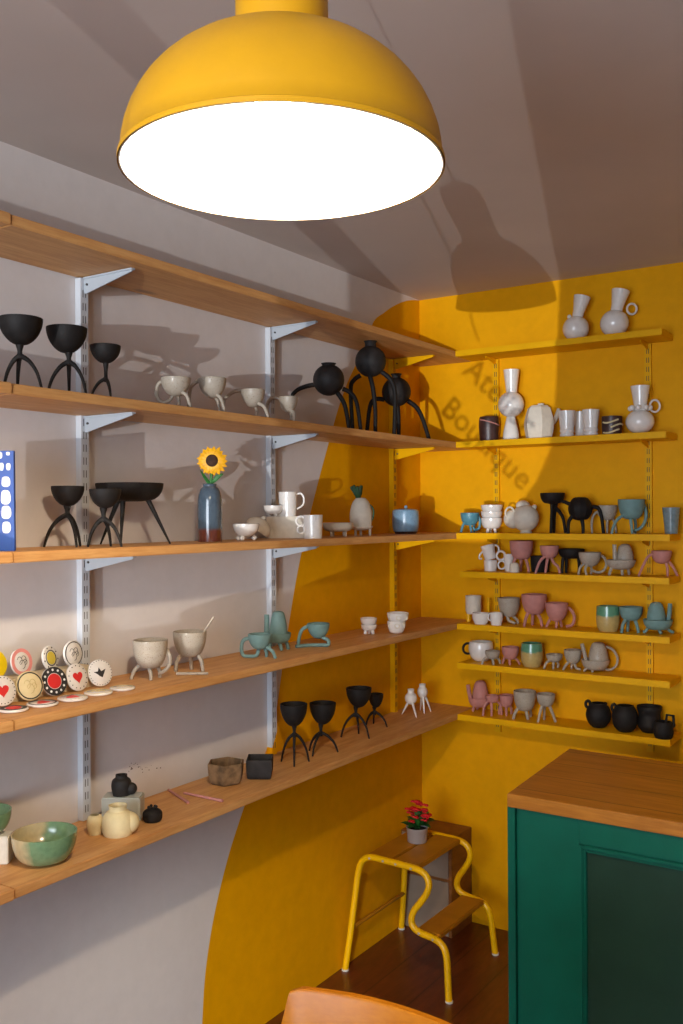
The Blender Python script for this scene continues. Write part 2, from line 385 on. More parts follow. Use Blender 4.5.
for k, x in enumerate((.337, .915)):
    r = empty('wall_rail', (x, 0, 0), 0, 'yellow slotted rail on the back wall, '+('left' if k == 0 else 'right')+' one of the two', 'rail', 'slotted rails on the back wall')
    MB().box((-.012, -.003, .76), (.012, -.0005, 2.19)).box((-.012, -.012, .76), (-.008, -.003, 2.19)).box((.008, -.012, .76), (.012, -.003, 2.19)).box((-.008, -.012, .76), (.008, -.010, 2.19)).build('channel', M['yshelf'], r)
    s = MB(); z = .78
    while z < 2.17:
        for xx in (-.0035, .0035): s.box((xx-.001, -.0126, z), (xx+.001, -.0119, z+.018))
        z += .032
    s.build('slot_row', M['slot'], r)
    for i in (1, 2, 3, 6, 4, 7, 5):
        b = empty('shelf_bracket', (x, -.0130, SH[i]-TH), 0, 'yellow bracket under the back shelf board '+BN[i]+', on the '+('left' if k == 0 else 'right')+' rail', 'bracket', 'brackets under the yellow boards')
        MB().prism([(0, -.001), (0, -.022), (-.006, -.023), (-.085, -.006), (-.088, -.001)], 0, -.0018, .0018).build('arm', M['yshelf'], b)

# ------------------------------------------------------------------ pottery kit
def zone(sh, px, off=None, py=None, back=None):
    """point on the top of shelf sh seen at column px: off = distance from its wall, or py = its row"""
    z = SH[sh]
    if back is None: back = False
    if py is not None: p = hit(px, py, 2, z); return Vector((p.x, p.y, z))
    ax, val = (1, -off) if back else (0, off)
    p = hit(px, 500, ax, val); v = RT*0
    # walk on the vertical plane to the shelf height, keeping the column
    for _ in range(6):
        q = Vector((p.x, p.y, z)); x, y, d = project(q)
        p = hit(px, y, ax, val)
    return Vector((p.x, p.y, z))
SUB = {'knob': ('lid', 'dome'), 'leaf_tuft': ('dome',), 'seed_head': ('petals',), 'raised_ring': ('bowl',), 'dark_base': ('body',), 'stripe': ('body',), 'cream_band': ('body',), 'pebble_print': ('board',)}
class It:
    def __init__(s, name, label, cat, P, group=None):
        s.P = P.copy(); s.P.z += .0003; s.name = name; s.label = label; s.cat = cat; s.group = group; s.parts = []
        s.x0, s.y0, d = project(P); s.s = d/F
    def v(s, x, y, dy=0):
        return ((x-s.x0)*s.s, dy*s.s, 0 if y is None else (s.y0-y)*s.s)
    def h(s, y): return 0 if y is None else (s.y0-y)*s.s
    def part(s, name, mb, mat, smooth=True, bevel=0): s.parts.append((name, mb, mat, smooth, bevel)); return s
    def bowl(s, cx, yt, yb, hw, mat, e=1.0, foot=0, th=1.2, name='bowl', dy=0, seg=32, tilt=0, top=None):
        """vessel: rim centre (cx, yt), lowest point yb, rim half width hw"""
        up_ = max(0, s.P.z+s.h(yt)-CAM.z)/(s.s*F)   # a rim above the eye shows its near edge higher
        yt += hw*up_; H = s.h(yt)-s.h(yb); R = hw*s.s; t = th*s.s; n = 14; prof = []
        def r_(q): return (max(0, 1-(1-q)**2))**(.5*e)
        f0 = foot*s.s
        for i in range(n+1):
            q = i/n; rr = f0+(R-f0)*r_(q) if not top else None
            prof.append((rr, q*H))
        if f0 == 0: prof[0] = (0, 0)
        else: prof = [(0, 0)]+prof
        inn = []
        for i in range(n+1):
            q = i/n; inn.append((max(0, (R-t)*r_(q)) if i else 0, t*1.6+q*(H-t*1.6)))
        if e < .35: inn[0] = (0, t*1.6)
        prof += [(R-t*.5, H+t*.25)]+inn[::-1]
        mb = MB(); c = s.v(cx, yb, dy)
        mb.lathe(prof, (c[0], c[1], c[2]), seg, ('Y', math.radians(tilt)) if tilt else None)
        return s.part(name, mb, mat, smooth=seg > 12)
    def solid(s, cx, prof, mat, name='body', dy=0, seg=32, tilt=0, closed=True, hollow=1.0):
        """prof: (half width, row) from bottom to top; open vessel unless last half width is 0"""
        z0 = s.h(prof[0][1]); pr = [(a*s.s, s.h(b)-z0) for a, b in prof]
        if len(pr) > 3: pr = smooth2(pr)
        out = list(pr)
        if out[0][0] > 0: out = [(0, out[0][1])]+out
        if out[-1][0] > 1e-6:
            t = hollow*s.s
            if len(pr) >= 2 and t > 0:
                k = [(max(a-t, 0.0003), max(b, t*1.5)) for a, b in reversed(pr)]
                out += k; out += [(0, k[-1][1])]
            else: out += [(0, out[-1][1])]
        mb = MB(); c = s.v(cx, prof[0][1], dy); mb.lathe(out, (c[0], c[1], c[2]), seg, ('Y', math.radians(tilt)) if tilt else None)
        return s.part(name, mb, mat, smooth=seg > 12)
    def leg(s, pts, mat, r0=1.6, r1=.9, name='leg'):
        """pts (x, row, depth); row None = standing on the shelf"""
        P = []
        for i, p in enumerate(pts):
            q = Vector(s.v(p[0], p[1], p[2] if len(p) > 2 else 0))
            P.append(q)
        n = len(P); R = [(r0+(r1-r0)*i/(n-1))*s.s for i in range(n)]
        P = [Vector((q.x, q.y, max(q.z, rr*.95))) for q, rr in zip(P, R)]
        if pts[-1][1] is None and len(P) > 1 and (P[-1]-P[-2]).z < -abs((P[-1]-P[-2]).xy.length)*.6: P[-1].z = 0.0004
        return s.part(name, MB().tube(P, R, 8), mat)
    def ring(s, cx, cy, hw, hh, mat, r=1.0, dy=0, name='handle', yawr=0):
        P = [(cx+hw*math.cos(a)*math.cos(yawr), cy-hh*math.sin(a), dy+hw*math.cos(a)*math.sin(yawr)) for a in [2*PI*k/12 for k in range(12)]]
        return s.part(name, MB().tube([s.v(*p) for p in P], r*s.s, 8, closed=True, sub=3), mat)
    def ball(s, cx, cy, r, mat, name='body', dy=0, sc=(1, 1, 1)):
        return s.part(name, MB().ball(s.v(cx, cy, dy), r*s.s, 24, 16, sc), mat)
    def done(s):
        if len(s.parts) == 1:
            n, mb, mat, sm_, bv = s.parts[0]; o = mb.build(s.name, mat, None, sm_, bv); o.location = s.P; o.rotation_euler = (0, 0, YAW)
            tag(o, s.label, s.cat, s.group); return o
        r = empty(s.name, s.P, YAW, s.label, s.cat, s.group)
        made = {}
        for n, mb, mat, sm_, bv in s.parts:
            up_ = next((made[k] for k in SUB.get(n, ()) if k in made), r)
            made[n] = mb.build(n, mat, up_, sm_, bv)
        return r
def smooth2(pr, sub=4):
    P = [Vector((a, b, 0)) for a, b in pr]; n = len(P); Q = []
    for i in range(n-1):
        p0, p1, p2, p3 = P[max(i-1, 0)], P[i], P[i+1], P[min(i+2, n-1)]
        for k in range(sub):
            t = k/sub; q = .5*((2*p1)+(p2-p0)*t+(2*p0-5*p1+4*p2-p3)*t*t+(3*p1-p0-3*p2+p3)*t**3); Q.append((max(q.x, 0), q.y))
    Q.append((P[-1].x, P[-1].y)); return Q

# ---- black goblets
GOB = 'black clay goblets on three curved legs'
def goblet(label, P, cx, yt, yb, hw, jx, jy, feet, e=1.1, r=1.7, mat='blk'):
    g = It('tripod_goblet', label, 'goblet', P, GOB)
    g.bowl(cx, yt, yb, hw, M[mat], e=e)
    g.solid(jx, [(r*1.3, jy+3), (r*1.15, jy), (r*1.05, (jy+yb)/2), (r*1.7, yb-1), (r*.5, yb-1.8)], M[mat], 'stem', hollow=0)
    for fx, dy, kx in feet:
        mx = jx+(fx-jx)*kx
        H = g.y0-jy; g.leg([(jx, jy-.5, 0), (jx+(fx-jx)*.42, jy+H*.17, dy*.42), (jx+(fx-jx)*.78, jy+H*.52, dy*.78), (fx, None, dy)], M[mat], r*1.2, r*.55)
    return g.done()
goblet('largest black goblet at the left end of the second pine shelf', zone(2, 21, .15), 21, 314, 346, 21.5, 20, 356, [(4, -2, .6), (12, 16, .6), (45, -10, .55)], r=2.3)
goblet('second black goblet from the left on the second pine shelf', zone(2, 68, .15), 67, 324, 354, 20, 69, 362, [(49, -6, .6), (64, 18, .6), (89, -10, .55)], r=2.2)
goblet('small black goblet beside the rail on the second pine shelf', zone(2, 105.5, .15), 105.6, 343, 364, 15.2, 106, 379, [(92, -6, .6), (108, 14, .5), (114, -12, .6)], r=1.7)
goblet('small black goblet beside the blue printed board', zone(3, 66, .09), 68, 486, 507, 16.2, 67.5, 515, [(44, 0, .55), (79, -8, .55), (76, 16, .6)], r=2.2)
goblet('small black goblet in front of the wide black bowl', zone(3, 106, .165), 105.5, 489, 509, 15.8, 103.7, 519, [(89, -4, .55), (123, -6, .55), (108, 12, .6)], r=2.2)
goblet('black goblet on the lowest pine shelf, first of the pair by the rail', zone(5, 294, .13), 294, 704, 727, 13.8, 294.5, 734, [(281, 4, .55), (295, -16, .5), (309, 4, .55)], r=1.5)
goblet('black goblet on the lowest pine shelf, second of the pair by the rail', zone(5, 322, .13), 323, 703, 725, 13.3, 321, 733, [(309, 6, .55), (313, -16, .5), (338, 0, .55)], r=1.5)
goblet('black goblet with slanting rim on the lowest pine shelf under the stacked bowls', zone(5, 356, .11), 359, 688, 708, 12.8, 356, 714, [(341, 0, .55), (359, 14, .5), (369, -8, .55)], r=1.4)
goblet('smallest black goblet on the lowest pine shelf, behind the slanting one', zone(5, 375, .08), 376, 694, 708, 7.6, 374.5, 712, [(366, 4, .55), (374, 12, .5), (387, -4, .55)], r=1.3)
# wide bowl
g = It('tripod_bowl', 'wide shallow black bowl on three straight pointed legs', 'bowl', zone(3, 132, .085))
g.bowl(130, 482.5, 501.5, 33.5, M['blk'], e=.75, foot=12)
for a, b, dy in (((118, 500), 99.5, 4), ((124.5, 500), 124, -14), ((147, 498), 169.5, 4)): g.leg([(a[0], a[1], dy*.4), (b, None, dy)], M['blk'], 2.8, .9)
g.done()
# ---- white cups on the second shelf
def legcup(label, P, cx, yt, yb, hw, mat, legs, name='footed_cup', e=1.0, r=1.6, group=None, handle=None, th=1.1, seg=32, foot=0, tilt=0, r1=None, cat='cup'):
    c = It(name, label, cat, P, group); c.bowl(cx, yt, yb, hw, mat, e=e, th=th, seg=seg, foot=foot, tilt=tilt)
    for L in legs: c.leg(L, mat, r, r1 or r*.8)
    if handle: c.leg(handle, mat, r, r*.9, name='handle')
    return c
OATC = 'oatmeal cups on bent legs, second pine shelf'
def oat(label, px, cx, yt, yb, hw, legs, handle): legcup(label, zone(2, px, .17), cx, yt, yb, hw, M['off'], legs, r=2.0, group=OATC, handle=handle).done()
oat('oatmeal cup with a round loop handle, leftmost on the second pine shelf', 177, 176, 376, 397, 15, [[(176, 394, 2), (178, 399, 4), (178, None, 6)], [(183, 393, -4), (188, 397, -7), (192, None, -9)]],
    [(164, 381, 0), (158.5, 384, 0), (156.5, 392, 0), (158.5, 399, 0), (164, 402.5, 0), (170, 400, 0), (173, 395, 0)])
oat('oatmeal cup, second from the left on the second pine shelf, arm reaching down', 214, 212.5, 376.5, 399, 14, [[(213, 396, 2), (217, 400, 4), (219, None, 6)], [(217, 395, -4), (222, 400, -7), (226, None, -9)]],
    [(201, 380, 0), (195, 383, 0), (190, 391, 0), (188, None, 2)])
oat('oatmeal cup, third from the left on the second pine shelf, arm stretched far left', 253, 253, 388.5, 408, 12, [[(253, 405, 2), (256, 409, 4), (256, None, 6)], [(259, 404, -4), (265, 408, -7), (269, None, -9)]],
    [(243, 390.5, 0), (236, 391, 0), (229, 395, 0), (224, 401, 0), (222, None, 2)])
oat('small oatmeal cup in front of the middle rail on the second pine shelf', 288, 288.5, 396, 413, 9.6, [[(289, 411, 2), (291, 414, 4), (291, None, 6)], [(290, 410, -3), (294, 414, -5), (294.5, None, -7)]],
    [(280, 399, 0), (273, 398, 0), (268, 403, 0), (267, 411, 0), (270, None, 2)])
# ---- black sphere vases
def sphere_vase(label, P, cx, cy, r, nw, ny, legs):
    g = It('spider_vase', label, 'vase', P, 'round black vases on tall bent legs')
    g.ball(cx, cy, r, M['blkg']); g.solid(cx, [(nw*.85, cy-r*.85), (nw*.85, ny+2), (nw*1.05, ny)], M['blkg'], 'neck', hollow=1.2)
    for L in legs: g.leg(L, M['blk'], 2.4, 2.0)
    g.done()
sphere_vase('round black vase on bent legs, leftmost of three, one leg behind an oatmeal cup', zone(2, 329, .125), 329, 380, 15.8, 7.3, 363.5,
    [[(315, 384, 4), (305, 385.5, 8), (295, 390, 12), (288, 402, 14), (286, None, 15)], [(338, 394, -5), (344, 404, -8), (347, 416, -9), (349, None, -10)], [(343, 389, 0), (351, 393, 2), (357, 403, 4), (361, None, 5)]])
sphere_vase('tallest round black vase, standing between the other two on the second pine shelf', zone(2, 371, .14), 371, 361.5, 15.6, 6.6, 341,
    [[(361, 375, 2), (354, 380, 3), (351, 390, 4), (353, None, 6)], [(370, 376, -5), (373, 390, -8), (375, 410, -9), (375, None, -10)], [(382, 372, 0), (391, 380, 0), (395, 392, -1), (395, 412, -2), (394, None, -4)]])
sphere_vase('round black vase nearest the yellow corner on the second pine shelf', zone(2, 397, .11), 396.6, 392, 14.6, 5.4, 374,
    [[(384, 400, -4), (376, 400, -6), (370, 407, -8), (366, None, -10)], [(398, 405, 3), (399, 420, 5), (399, None, 6)], [(408, 401, 0), (417, 408, 0), (423, 420, 0), (429, None, 0)]])
# ---- third shelf
g = It('printed_board', 'blue board printed with white pebble shapes at the left edge of the middle shelf', 'board', zone(3, 6, .16))
g.part('board', MB().prism([g.v(-42, None)[::2], g.v(15.5, None)[::2], g.v(15, 451)[::2], g.v(-42, 451)[::2]], 1, -.006, .004), M['blucard'], False, .0008)
pb = MB(); random.seed(3)
for (x, y, a, b) in ((1.5, 455.5, 2.2, 3.5), (9.5, 454, 1.9, 1.8), (-5, 456, 2.5, 4), (3, 467, 2.1, 4), (9.8, 467, 2.2, 3.6), (-4, 468, 3, 4.5), (7.2, 482, 4.3, 5.2), (-3, 482, 4, 5.5), (7, 497.5, 4.8, 7.2), (-5, 497, 4.5, 6.5), (7.4, 512.5, 4.8, 6.6), (-3.5, 513, 4.6, 5), (7.6, 527.5, 4.2, 5.8), (-4, 528, 4.4, 5.5), (-16, 470, 4, 6), (-16, 490, 4, 6), (-16, 512, 4, 6), (-28, 480, 4, 6), (-28, 505, 4, 6)):
    n = 18; poly = []
    for k in range(n):
        t = 2*PI*k/n; q = g.v(x+a*abs(math.cos(t))**.7*math.copysign(1, math.cos(t))*(1+.06*math.sin(3*t+x)), y+b*abs(math.sin(t))**.7*math.copysign(1, math.sin(t))); poly.append((q[0], q[2]))
    pb.prism(poly, 1, -.0068, -.0058)
g.part('pebble_print', pb, M['card_white'], False); g.done()
g = It('bottle_vase', 'dark blue-grey bottle vase with rust brown foot holding the sunflower', 'vase', zone(3, 210, .11))
g.solid(210, [(12, None), (12.3, 528), (12.2, 508), (11.8, 497), (9.5, 489.5), (6.8, 486.5), (7.2, 484)], M['vasegl'], hollow=1.0); g.done()
Pv = g.P
g = It('sunflower', 'yellow sunflower with dark seed head in the bottle vase', 'flower', zone(3, 210, .11))
g.P = Vector((Pv.x, Pv.y, Pv.z)); fx, fy = 213, 461
def disc_local(n_, cx, cy, r0, r1, wd, dy, mb, bend, off=0):
    for k in range(n_):
        a = 2*PI*(k+off)/n_+random.uniform(-.05, .05); L = r1*random.uniform(.92, 1.05)
        u = Vector((math.cos(a), math.sin(a))); p = Vector((-u.y, u.x)); pts = []
        for t, wv in ((0, .55), (.4, 1), (.75, .8), (1, .05)):
            rr = r0+(L-r0)*t
            for sgn in (-1, 0, 1):
                q = u*rr+p*(sgn*wv*wd); pts.append(g.v(cx+q.x, cy-q.y, dy+bend*t*t-(1.0 if sgn == 0 else 0)*.5))
        mb.add(pts, [(i*3+j, i*3+j+1, i*3+j+4, i*3+j+3) for i in range(3) for j in range(2)])
pm = MB(); disc_local(17, fx, fy, 4.5, 15.5, 2.2, -4, pm, 3); disc_local(17, fx, fy, 4.5, 13.5, 2.0, -5, pm, 2, .5)
g.part('petals', pm, M['petal'])
g.part('seed_head', MB().ball(g.v(fx, fy, -5), 6.2*g.s, 20, 10, (1, .4, 1)), M['seed'])
g.part('stem', MB().tube([g.v(fx, fy, -2), g.v(212, 473, 0), g.v(211, 487, 0), g.v(210, 512, 0)], [1.5*g.s]*4, 8), M['leaf'])
lf = MB()
for pts, wd in (([(211, 484), (207, 480), (203.5, 475), (200.5, 470)], 3), ([(212, 483), (216, 479), (220, 476), (224, 474)], 3.2)):
    vs = []
    for i, (x, y) in enumerate(pts):
        wv = (.6, 1, .8, .05)[i]*wd; vs += [g.v(x, y-wv, -1), g.v(x, y, -2), g.v(x, y+wv, -1)]
    lf.add(vs, [(i*3+j, i*3+j+1, i*3+j+4, i*3+j+3) for i in range(3) for j in range(2)])
g.part('leaves', lf, M['leaf']); g.done()
# white group near the middle rail
g = It('footed_bowl', 'small white bowl on ball feet leaning against a domed lid', 'bowl', zone(3, 246, .14))
g.bowl(246, 524, 537, 13.4, M['wht'], e=.8)
for x, dy in ((243, -5), (238, 4), (254, 4)): g.ball(x, g.y0-2.6, 2.6, M['wht'], 'foot', dy)
g.done()
g = It('domed_lid', 'white domed lid with a round knob propped behind the small bowl', 'lid', zone(3, 257, .085))
R_ = 13.5*g.s; pr = [(R_*math.cos(t), R_*.9*math.sin(t)) for t in [PI/2*k/10 for k in range(11)]]; pr[-1] = (0, pr[-1][1])
inn = [(a*.92, b*.92) for a, b in pr]; inn[-1] = (0, inn[-1][1])
g.part('dome', MB().lathe(inn[::-1]+pr, (0, 0, R_*.75), 28, ('Y', math.radians(38))), M['mat'])
q = Matrix.Rotation(math.radians(38), 3, 'Y') @ Vector((0, 0, R_*.97)); g.part('knob', MB().ball((q.x-.004, q.y, q.z+R_*.75+.002), 2.4*g.s), M['mat']); g.done()
PB = zone(3, 285, .085)
g = It('display_block', 'white rectangular block carrying a mug and a tiny bowl', 'block', PB)
z1 = g.h(516.5); x0 = g.v(267, 500)[0]; x1 = g.v(304, 500)[0]
g.part('block', MB().box((x0, -.022, 0), (x1, .022, z1)), M['mat'], False, .0015); g.done()
top = PB.copy(); top.z += z1
g = It('mini_bowl', 'tiny white bowl with a ball foot on top of the white block', 'bowl', top+Vector((-.02, -.028, 0)))
g.x0, g.y0, d = project(g.P); g.s = d/F
g.bowl(273.5, 505.5, 514.5, 9.8, M['wht'], e=.7, foot=3)
for x, dy in ((276, -4), (269, 3), (279, 3)): g.ball(x, g.y0-2.1, 2.1, M['wht'], 'foot', dy)
g.done()
g = It('straight_mug', 'tall white mug with an ear handle on top of the white block', 'mug', top+Vector((.003, .01, 0)))
g.x0, g.y0, d = project(g.P); g.s = d/F
g.solid(288, [(8.6, None), (9, 503), (9.4, 492)], M['wht'], 'body'); g.leg([(296, 494.5), (301, 493.5), (304, 498), (303, 505), (297, 509)], M['wht'], 1.2, 1.0, 'handle'); g.done()
g = It('straight_mug', 'white mug with a curled double handle in front of the white block', 'mug', zone(3, 312, .19))
g.solid(313, [(9.2, None), (9.4, 527), (9.8, 515)], M['wht'], 'body'); g.ring(301, 521, 4.6, 4.5, M['wht'], 1.2, -3); g.ring(301, 529.5, 3.6, 3.6, M['wht'], 1.1, -3); g.done()
g = It('footed_dish', 'shallow oval white dish on four stub feet', 'dish', zone(3, 338, .13))
g.bowl(338, 523, 531.5, 15.4, M['mat'], e=.6, foot=7)
for x, dy in ((331.5, -4), (345.5, -4), (333, 5), (344, 5)): g.leg([(x, 530, dy), (x, None, dy)], M['mat'], 1.5, 1.3, 'foot')
g.done()
g = It('pineapple_jar', 'white dome jar with a green leaf tuft on a footed saucer', 'jar', zone(3, 361, .13))
g.solid(361, [(10, 529), (11.2, 520), (11, 512), (8.5, 503), (5, 498.5), (2.4, 498)], M['mat'], 'dome', hollow=0)
g.solid(361, [(4, 530.5), (10, 529), (12, 527), (12, 526)], M['mat'], 'saucer', hollow=0)
for x, dy in ((355.5, -4), (370, -3), (361, 7)): g.leg([(x, 529, dy), (x, None, dy)], M['mat'], 1.3, 1.2, 'foot')
tf = MB()
for k in range(9):
    a = 2*PI*k/9; cx_, cy_ = math.cos(a)*.5, math.sin(a)*.5
    tf.tube([g.v(358.5, 499, 0), g.v(358+4*cx_, 493, 4*cy_), g.v(356.5+11*cx_, 485.5+(k % 3), 9*cy_)], [1.8*g.s, 2.6*g.s, 1.4*g.s], 6)
g.part('leaf_tuft', tf, M['dleaf']); g.leg([(370, 505), (373.5, 510), (373, 518), (371, 522)], M['dleaf'], 1.0, .9, 'handle'); g.done()
g = It('lidded_jar', 'speckled blue lidded jar with a dark base near the corner', 'jar', zone(3, 405.5, .12))
g.solid(405.7, [(9.5, None), (12.5, 530), (13.4, 522), (13.2, 513), (12.6, 510.3)], M['blu'], 'body', hollow=1)
g.solid(405.7, [(12.3, 511), (11.5, 509.6), (4, 508.6), (0, 508.4)], M['blu'], 'lid'); g.ball(406, 507, 1.7, M['blu'], 'knob')
g.solid(405.7, [(10.4, None), (11.8, 531.4)], M['dkb'], 'dark_base', hollow=0); g.done()
# ---- fourth shelf
def coaster(label, c, r, rotz, tilt, ring=None, dots=None, motif=None, mcol=None, base='wht', flat=False):
    """disc: local z is its face normal"""
    g = bpy.data.objects.new('ceramic_coaster', None); g.empty_display_size = .03; C.objects.link(g); g.location = c
    Mx = Matrix.Rotation(rotz, 4, 'Z') @ Matrix.Rotation(tilt, 4, 'Y'); g.rotation_euler = Mx.to_euler()
    tag(g, label, 'coaster', 'round illustrated ceramic coasters')
    t = .003
    MB().lathe([(0, -t), (r*.94, -t), (r, -t*.5), (r, t*.5), (r*.95, t), (0, t)], (0, 0, 0), 36).build('disc', M[base], g, True)
    if ring:
        a, b, mt = ring; MB().lathe([(r*a, t*.9), (r*a, t+.0006), (r*b, t+.0006), (r*b, t*.9)], (0, 0, 0), 36).build('painted_ring', M[mt], g)
    if dots:
        rad, n_, mt, ds = dots; d = MB()
        for k in range(n_):
            q = 2*PI*k/n_; d.lathe([(0, t+.0012), (r*ds, t+.001), (r*ds, t*.8)], (r*rad*math.cos(q), r*rad*math.sin(q), 0), 8)
        d.build('painted_dots', M[mt], g)
    if motif:
        d = MB()
        def P2(poly, z0=t*.8, z1=t+.0009): d.prism(poly, 2, z0, z1)
        # local -x is "up" on the face when it stands, y runs sideways
        if motif == 'heart':
            P2([(-r*.42*(13*math.cos(a)-5*math.cos(2*a)-2*math.cos(3*a)-math.cos(4*a))/15, r*.42*16*math.sin(a)**3/15) for a in [2*PI*k/28 for k in range(28)]])
        elif motif == 'bird':
            P2([(r*a, r*b) for a, b in ((-.1, -.55), (-.12, -.2), (-.4, -.1), (-.1, .05), (-.25, .45), (.1, .25), (.35, .1), (.25, -.1), (.1, -.25))])
        elif motif == 'sun': d.lathe([(0, t+.001), (r*.52, t+.0009), (r*.52, t*.8)], (0, 0, 0), 24)
        else:
            for kk, (ox, oy, q) in enumerate(((-.1, -.2, .28), (-.15, .2, .26), (.2, 0, .32), (.05, .3, .2))):
                pts = [(r*(ox+q*math.cos(a)), r*(oy+q*math.sin(a)*.8), t+.0005) for a in [2*PI*k/10 for k in range(8)]]; d.tube(pts, .0006, 5)
        d.build('painted_motif', M[mcol], g)
    return g
TOPZ = 1.235
def stand(label, px, py, x, r, yaw, lean, zbase, **kw):
    p = hit(px, py, 0, x); tl = PI/2-lean; z = zbase+r*math.cos(lean)+.0035*math.sin(lean)+.0004
    return coaster(label, (x, p.y, z), r, yaw, tl, **kw)
b_ = MB().box((.018, -2.3, SH[4]+.0003), (.075, -1.79, TOPZ)).build('display_riser', M['riser'], bevel=.001)
tag(b_, 'long beige riser behind the coasters on the fourth pine shelf', 'riser')
stand('bright yellow coaster at the left edge, standing on the riser', -7, 668, .05, .034, -.1, .2, TOPZ, base='yeldisc')
stand('coaster with a wide pink rim, standing on the riser', 21, 665, .05, .031, .1, .2, TOPZ, ring=(.72, .98, 'pinkink'), motif='line', mcol='blackink')
stand('coaster with a yellow sun in a dotted ring, standing on the riser', 50, 662, .05, .029, .25, .22, TOPZ, ring=(.58, .66, 'blackink'), dots=(.86, 9, 'blackink', .06), motif='sun', mcol='yelink')
stand('white coaster with a thin black ring and line drawing, on the riser beside the rail', 73, 655, .055, .032, .1, .12, TOPZ, ring=(.84, .9, 'blackink'), motif='line', mcol='blackink')
stand('coaster with a red heart at the left edge, leaning on the riser front', 2, 693, .088, .0335, -.1, .3, SH[4], dots=(.86, 22, 'blackink', .035), motif='heart', mcol='redink')
stand('beige coaster with a black ring, leaning on the riser front', 29.5, 688, .088, .0335, -.15, .3, SH[4], ring=(.84, .92, 'blackink'), motif='line', mcol='tan', base='cream')
stand('black rimmed coaster with white dots and a red face, leaning', 53.7, 683, .088, .0335, -.1, .3, SH[4], ring=(.56, .99, 'blackink'), dots=(.78, 12, 'card_white', .085), motif='sun', mcol='redink')
stand('coaster with a red heart and grey dots, leaning right of the black rimmed one', 77, 679, .088, .033, .05, .3, SH[4], dots=(.82, 14, 'blackink', .04), motif='heart', mcol='redink')
stand('coaster with a black bird, leaning at the right end of the riser', 100, 675, .088, .033, -.2, .3, SH[4], dots=(.9, 26, 'blackink', .03), motif='bird', mcol='blackink')
def lie(label, px, py, r, **kw):
    p = hit(px, py, 2, SH[4]+.006); return coaster(label, (p.x, p.y, SH[4]+.0035), r, random.uniform(0, 1), 0, **kw)
lie('flat coaster with a black ring and red centre, at the left edge of the shelf', 13.5, 708, .031, ring=(.62, .9, 'blackink'), motif='sun', mcol='redink')
lie('flat coaster with a dark ring and a small red mark', 42.5, 702.5, .034, ring=(.78, .9, 'blackink'), motif='heart', mcol='redink')
lie('flat white coaster with a red heart, in front of the leaning coasters', 72.7, 697, .034, dots=(.85, 20, 'tan', .03), motif='heart', mcol='redink')
lie('flat white coaster with faint line drawing, right of the flat red heart', 98.4, 691.5, .033, ring=(.84, .9, 'tan'), motif='line', mcol='tan')
lie('flat white coaster lying alone at the right end of the row', 122.5, 687, .030, ring=(.8, .86, 'tan'), motif='line', mcol='riser')
g = legcup('large oatmeal cup on three legs, left of the two on the fourth pine shelf', zone(4, 150, .12), 150.5, 640, 669, 17.3, M['off'], [[(142, 664, 0), (135, 670, 0), (131, None, 0)], [(150, 667, -4), (152, 673, -6), (152.5, None, -8)], [(156, 666, 5), (158, 672, 8), (158, None, 10)]], r=2.2, e=.62, group='large oatmeal cups on the fourth pine shelf',
    handle=[(166, 650, 3), (169.5, 658, 4), (168, 667, 5), (162, 673, 7), (157, 675, 8)]).done()
g = legcup('large oatmeal cup with a spoon in it, standing on splayed legs', zone(4, 190, .12), 190, 631.5, 658, 16.7, M['off'], [[(184, 653, -2), (178, 660, -3), (176.5, 668, -3), (176.5, None, -3)], [(197, 653, -2), (202, 661, -3), (203.5, None, -4)], [(190, 656, 5), (190, 662, 7), (190, None, 9)]], r=2.3, e=.72, group='large oatmeal cups on the fourth pine shelf').done()
g = It('teaspoon', 'thin grey spoon handle rising from the oatmeal cup', 'spoon', zone(4, 190, .12)); g.P.z += .001
g.leg([(193, 652, 0), (203, 634, 0), (209, 625, 0), (214, 617.5, 0)], M['off'], .8, 1.2, 'handle'); g.done()
g = It('clay_rod', 'thin pale clay rod lying under the oatmeal cup with the spoon', 'rod', zone(4, 190, .165))
g.leg([(176, None, 0), (192, None, 1), (208, None, 2)], M['off'], 1.6, 1.4, 'rod'); g.parts[0][1].v = [(x, y, max(z, 0)) for x, y, z in g.parts[0][1].v]; g.done()
TG = 'teal clay pieces on the fourth pine shelf'
legcup('teal cup with a large round loop handle', zone(4, 260, .135), 260, 634, 650, 12, M['teal'], [[(267, 647, -3), (273, 651, -5), (276, None, -6)], [(264, 648, 4), (266, 653, 5), (266, None, 6)], [(259, 648, 0), (257, 655, 0), (252.5, None, 0)]], r=2.0, e=.9, group=TG,
    handle=[(251, 638, 0), (244, 640, 0), (241.5, 647, 0), (243, 655, 0), (249, 659, 0), (254, 658, 0)]).done()
def cloche(label, P, dx, dhw, dt, sy, sx, shw, sb, mat, tubepts, legs, group, handle=None, r=1.6, name='cloche_teapot'):
    g = It(name, label, 'teapot', P, group)
    g.solid(dx, [(dhw, sy+1), (dhw*.98, sy-4), (dhw*.85, (sy+dt)/2-1), (dhw*.66, dt+2.5), (dhw*.4, dt+.5), (0, dt)], mat, 'dome')
    g.bowl(sx, sy, sb, shw, mat, e=.8, foot=shw*.3, name='saucer', dy=0)
    if tubepts: g.leg(tubepts, mat, r*1.35, r*1.25, 'spout')
    for L in legs: g.leg(L, mat, r, r*.85)
    if handle: g.leg(handle, mat, r*.9, r*.8, 'handle')
    g.done()
cloche('teal domed teapot with a chimney spout, standing at the middle rail', zone(4, 279, .085), 278.5, 9, 611, 633, 279, 12.2, 643, M['teal'], [(266.5, 636, -1), (267, 625, -1), (267, 614.5, -1)],
    [[(279, 641, -3), (281, 646, -4), (282, None, -5)], [(285, 640, 3), (287, 645, 4), (288, None, 5)], [(272, 640, 3), (270, 645, 4), (269, None, 5)]], TG, r=2.0)
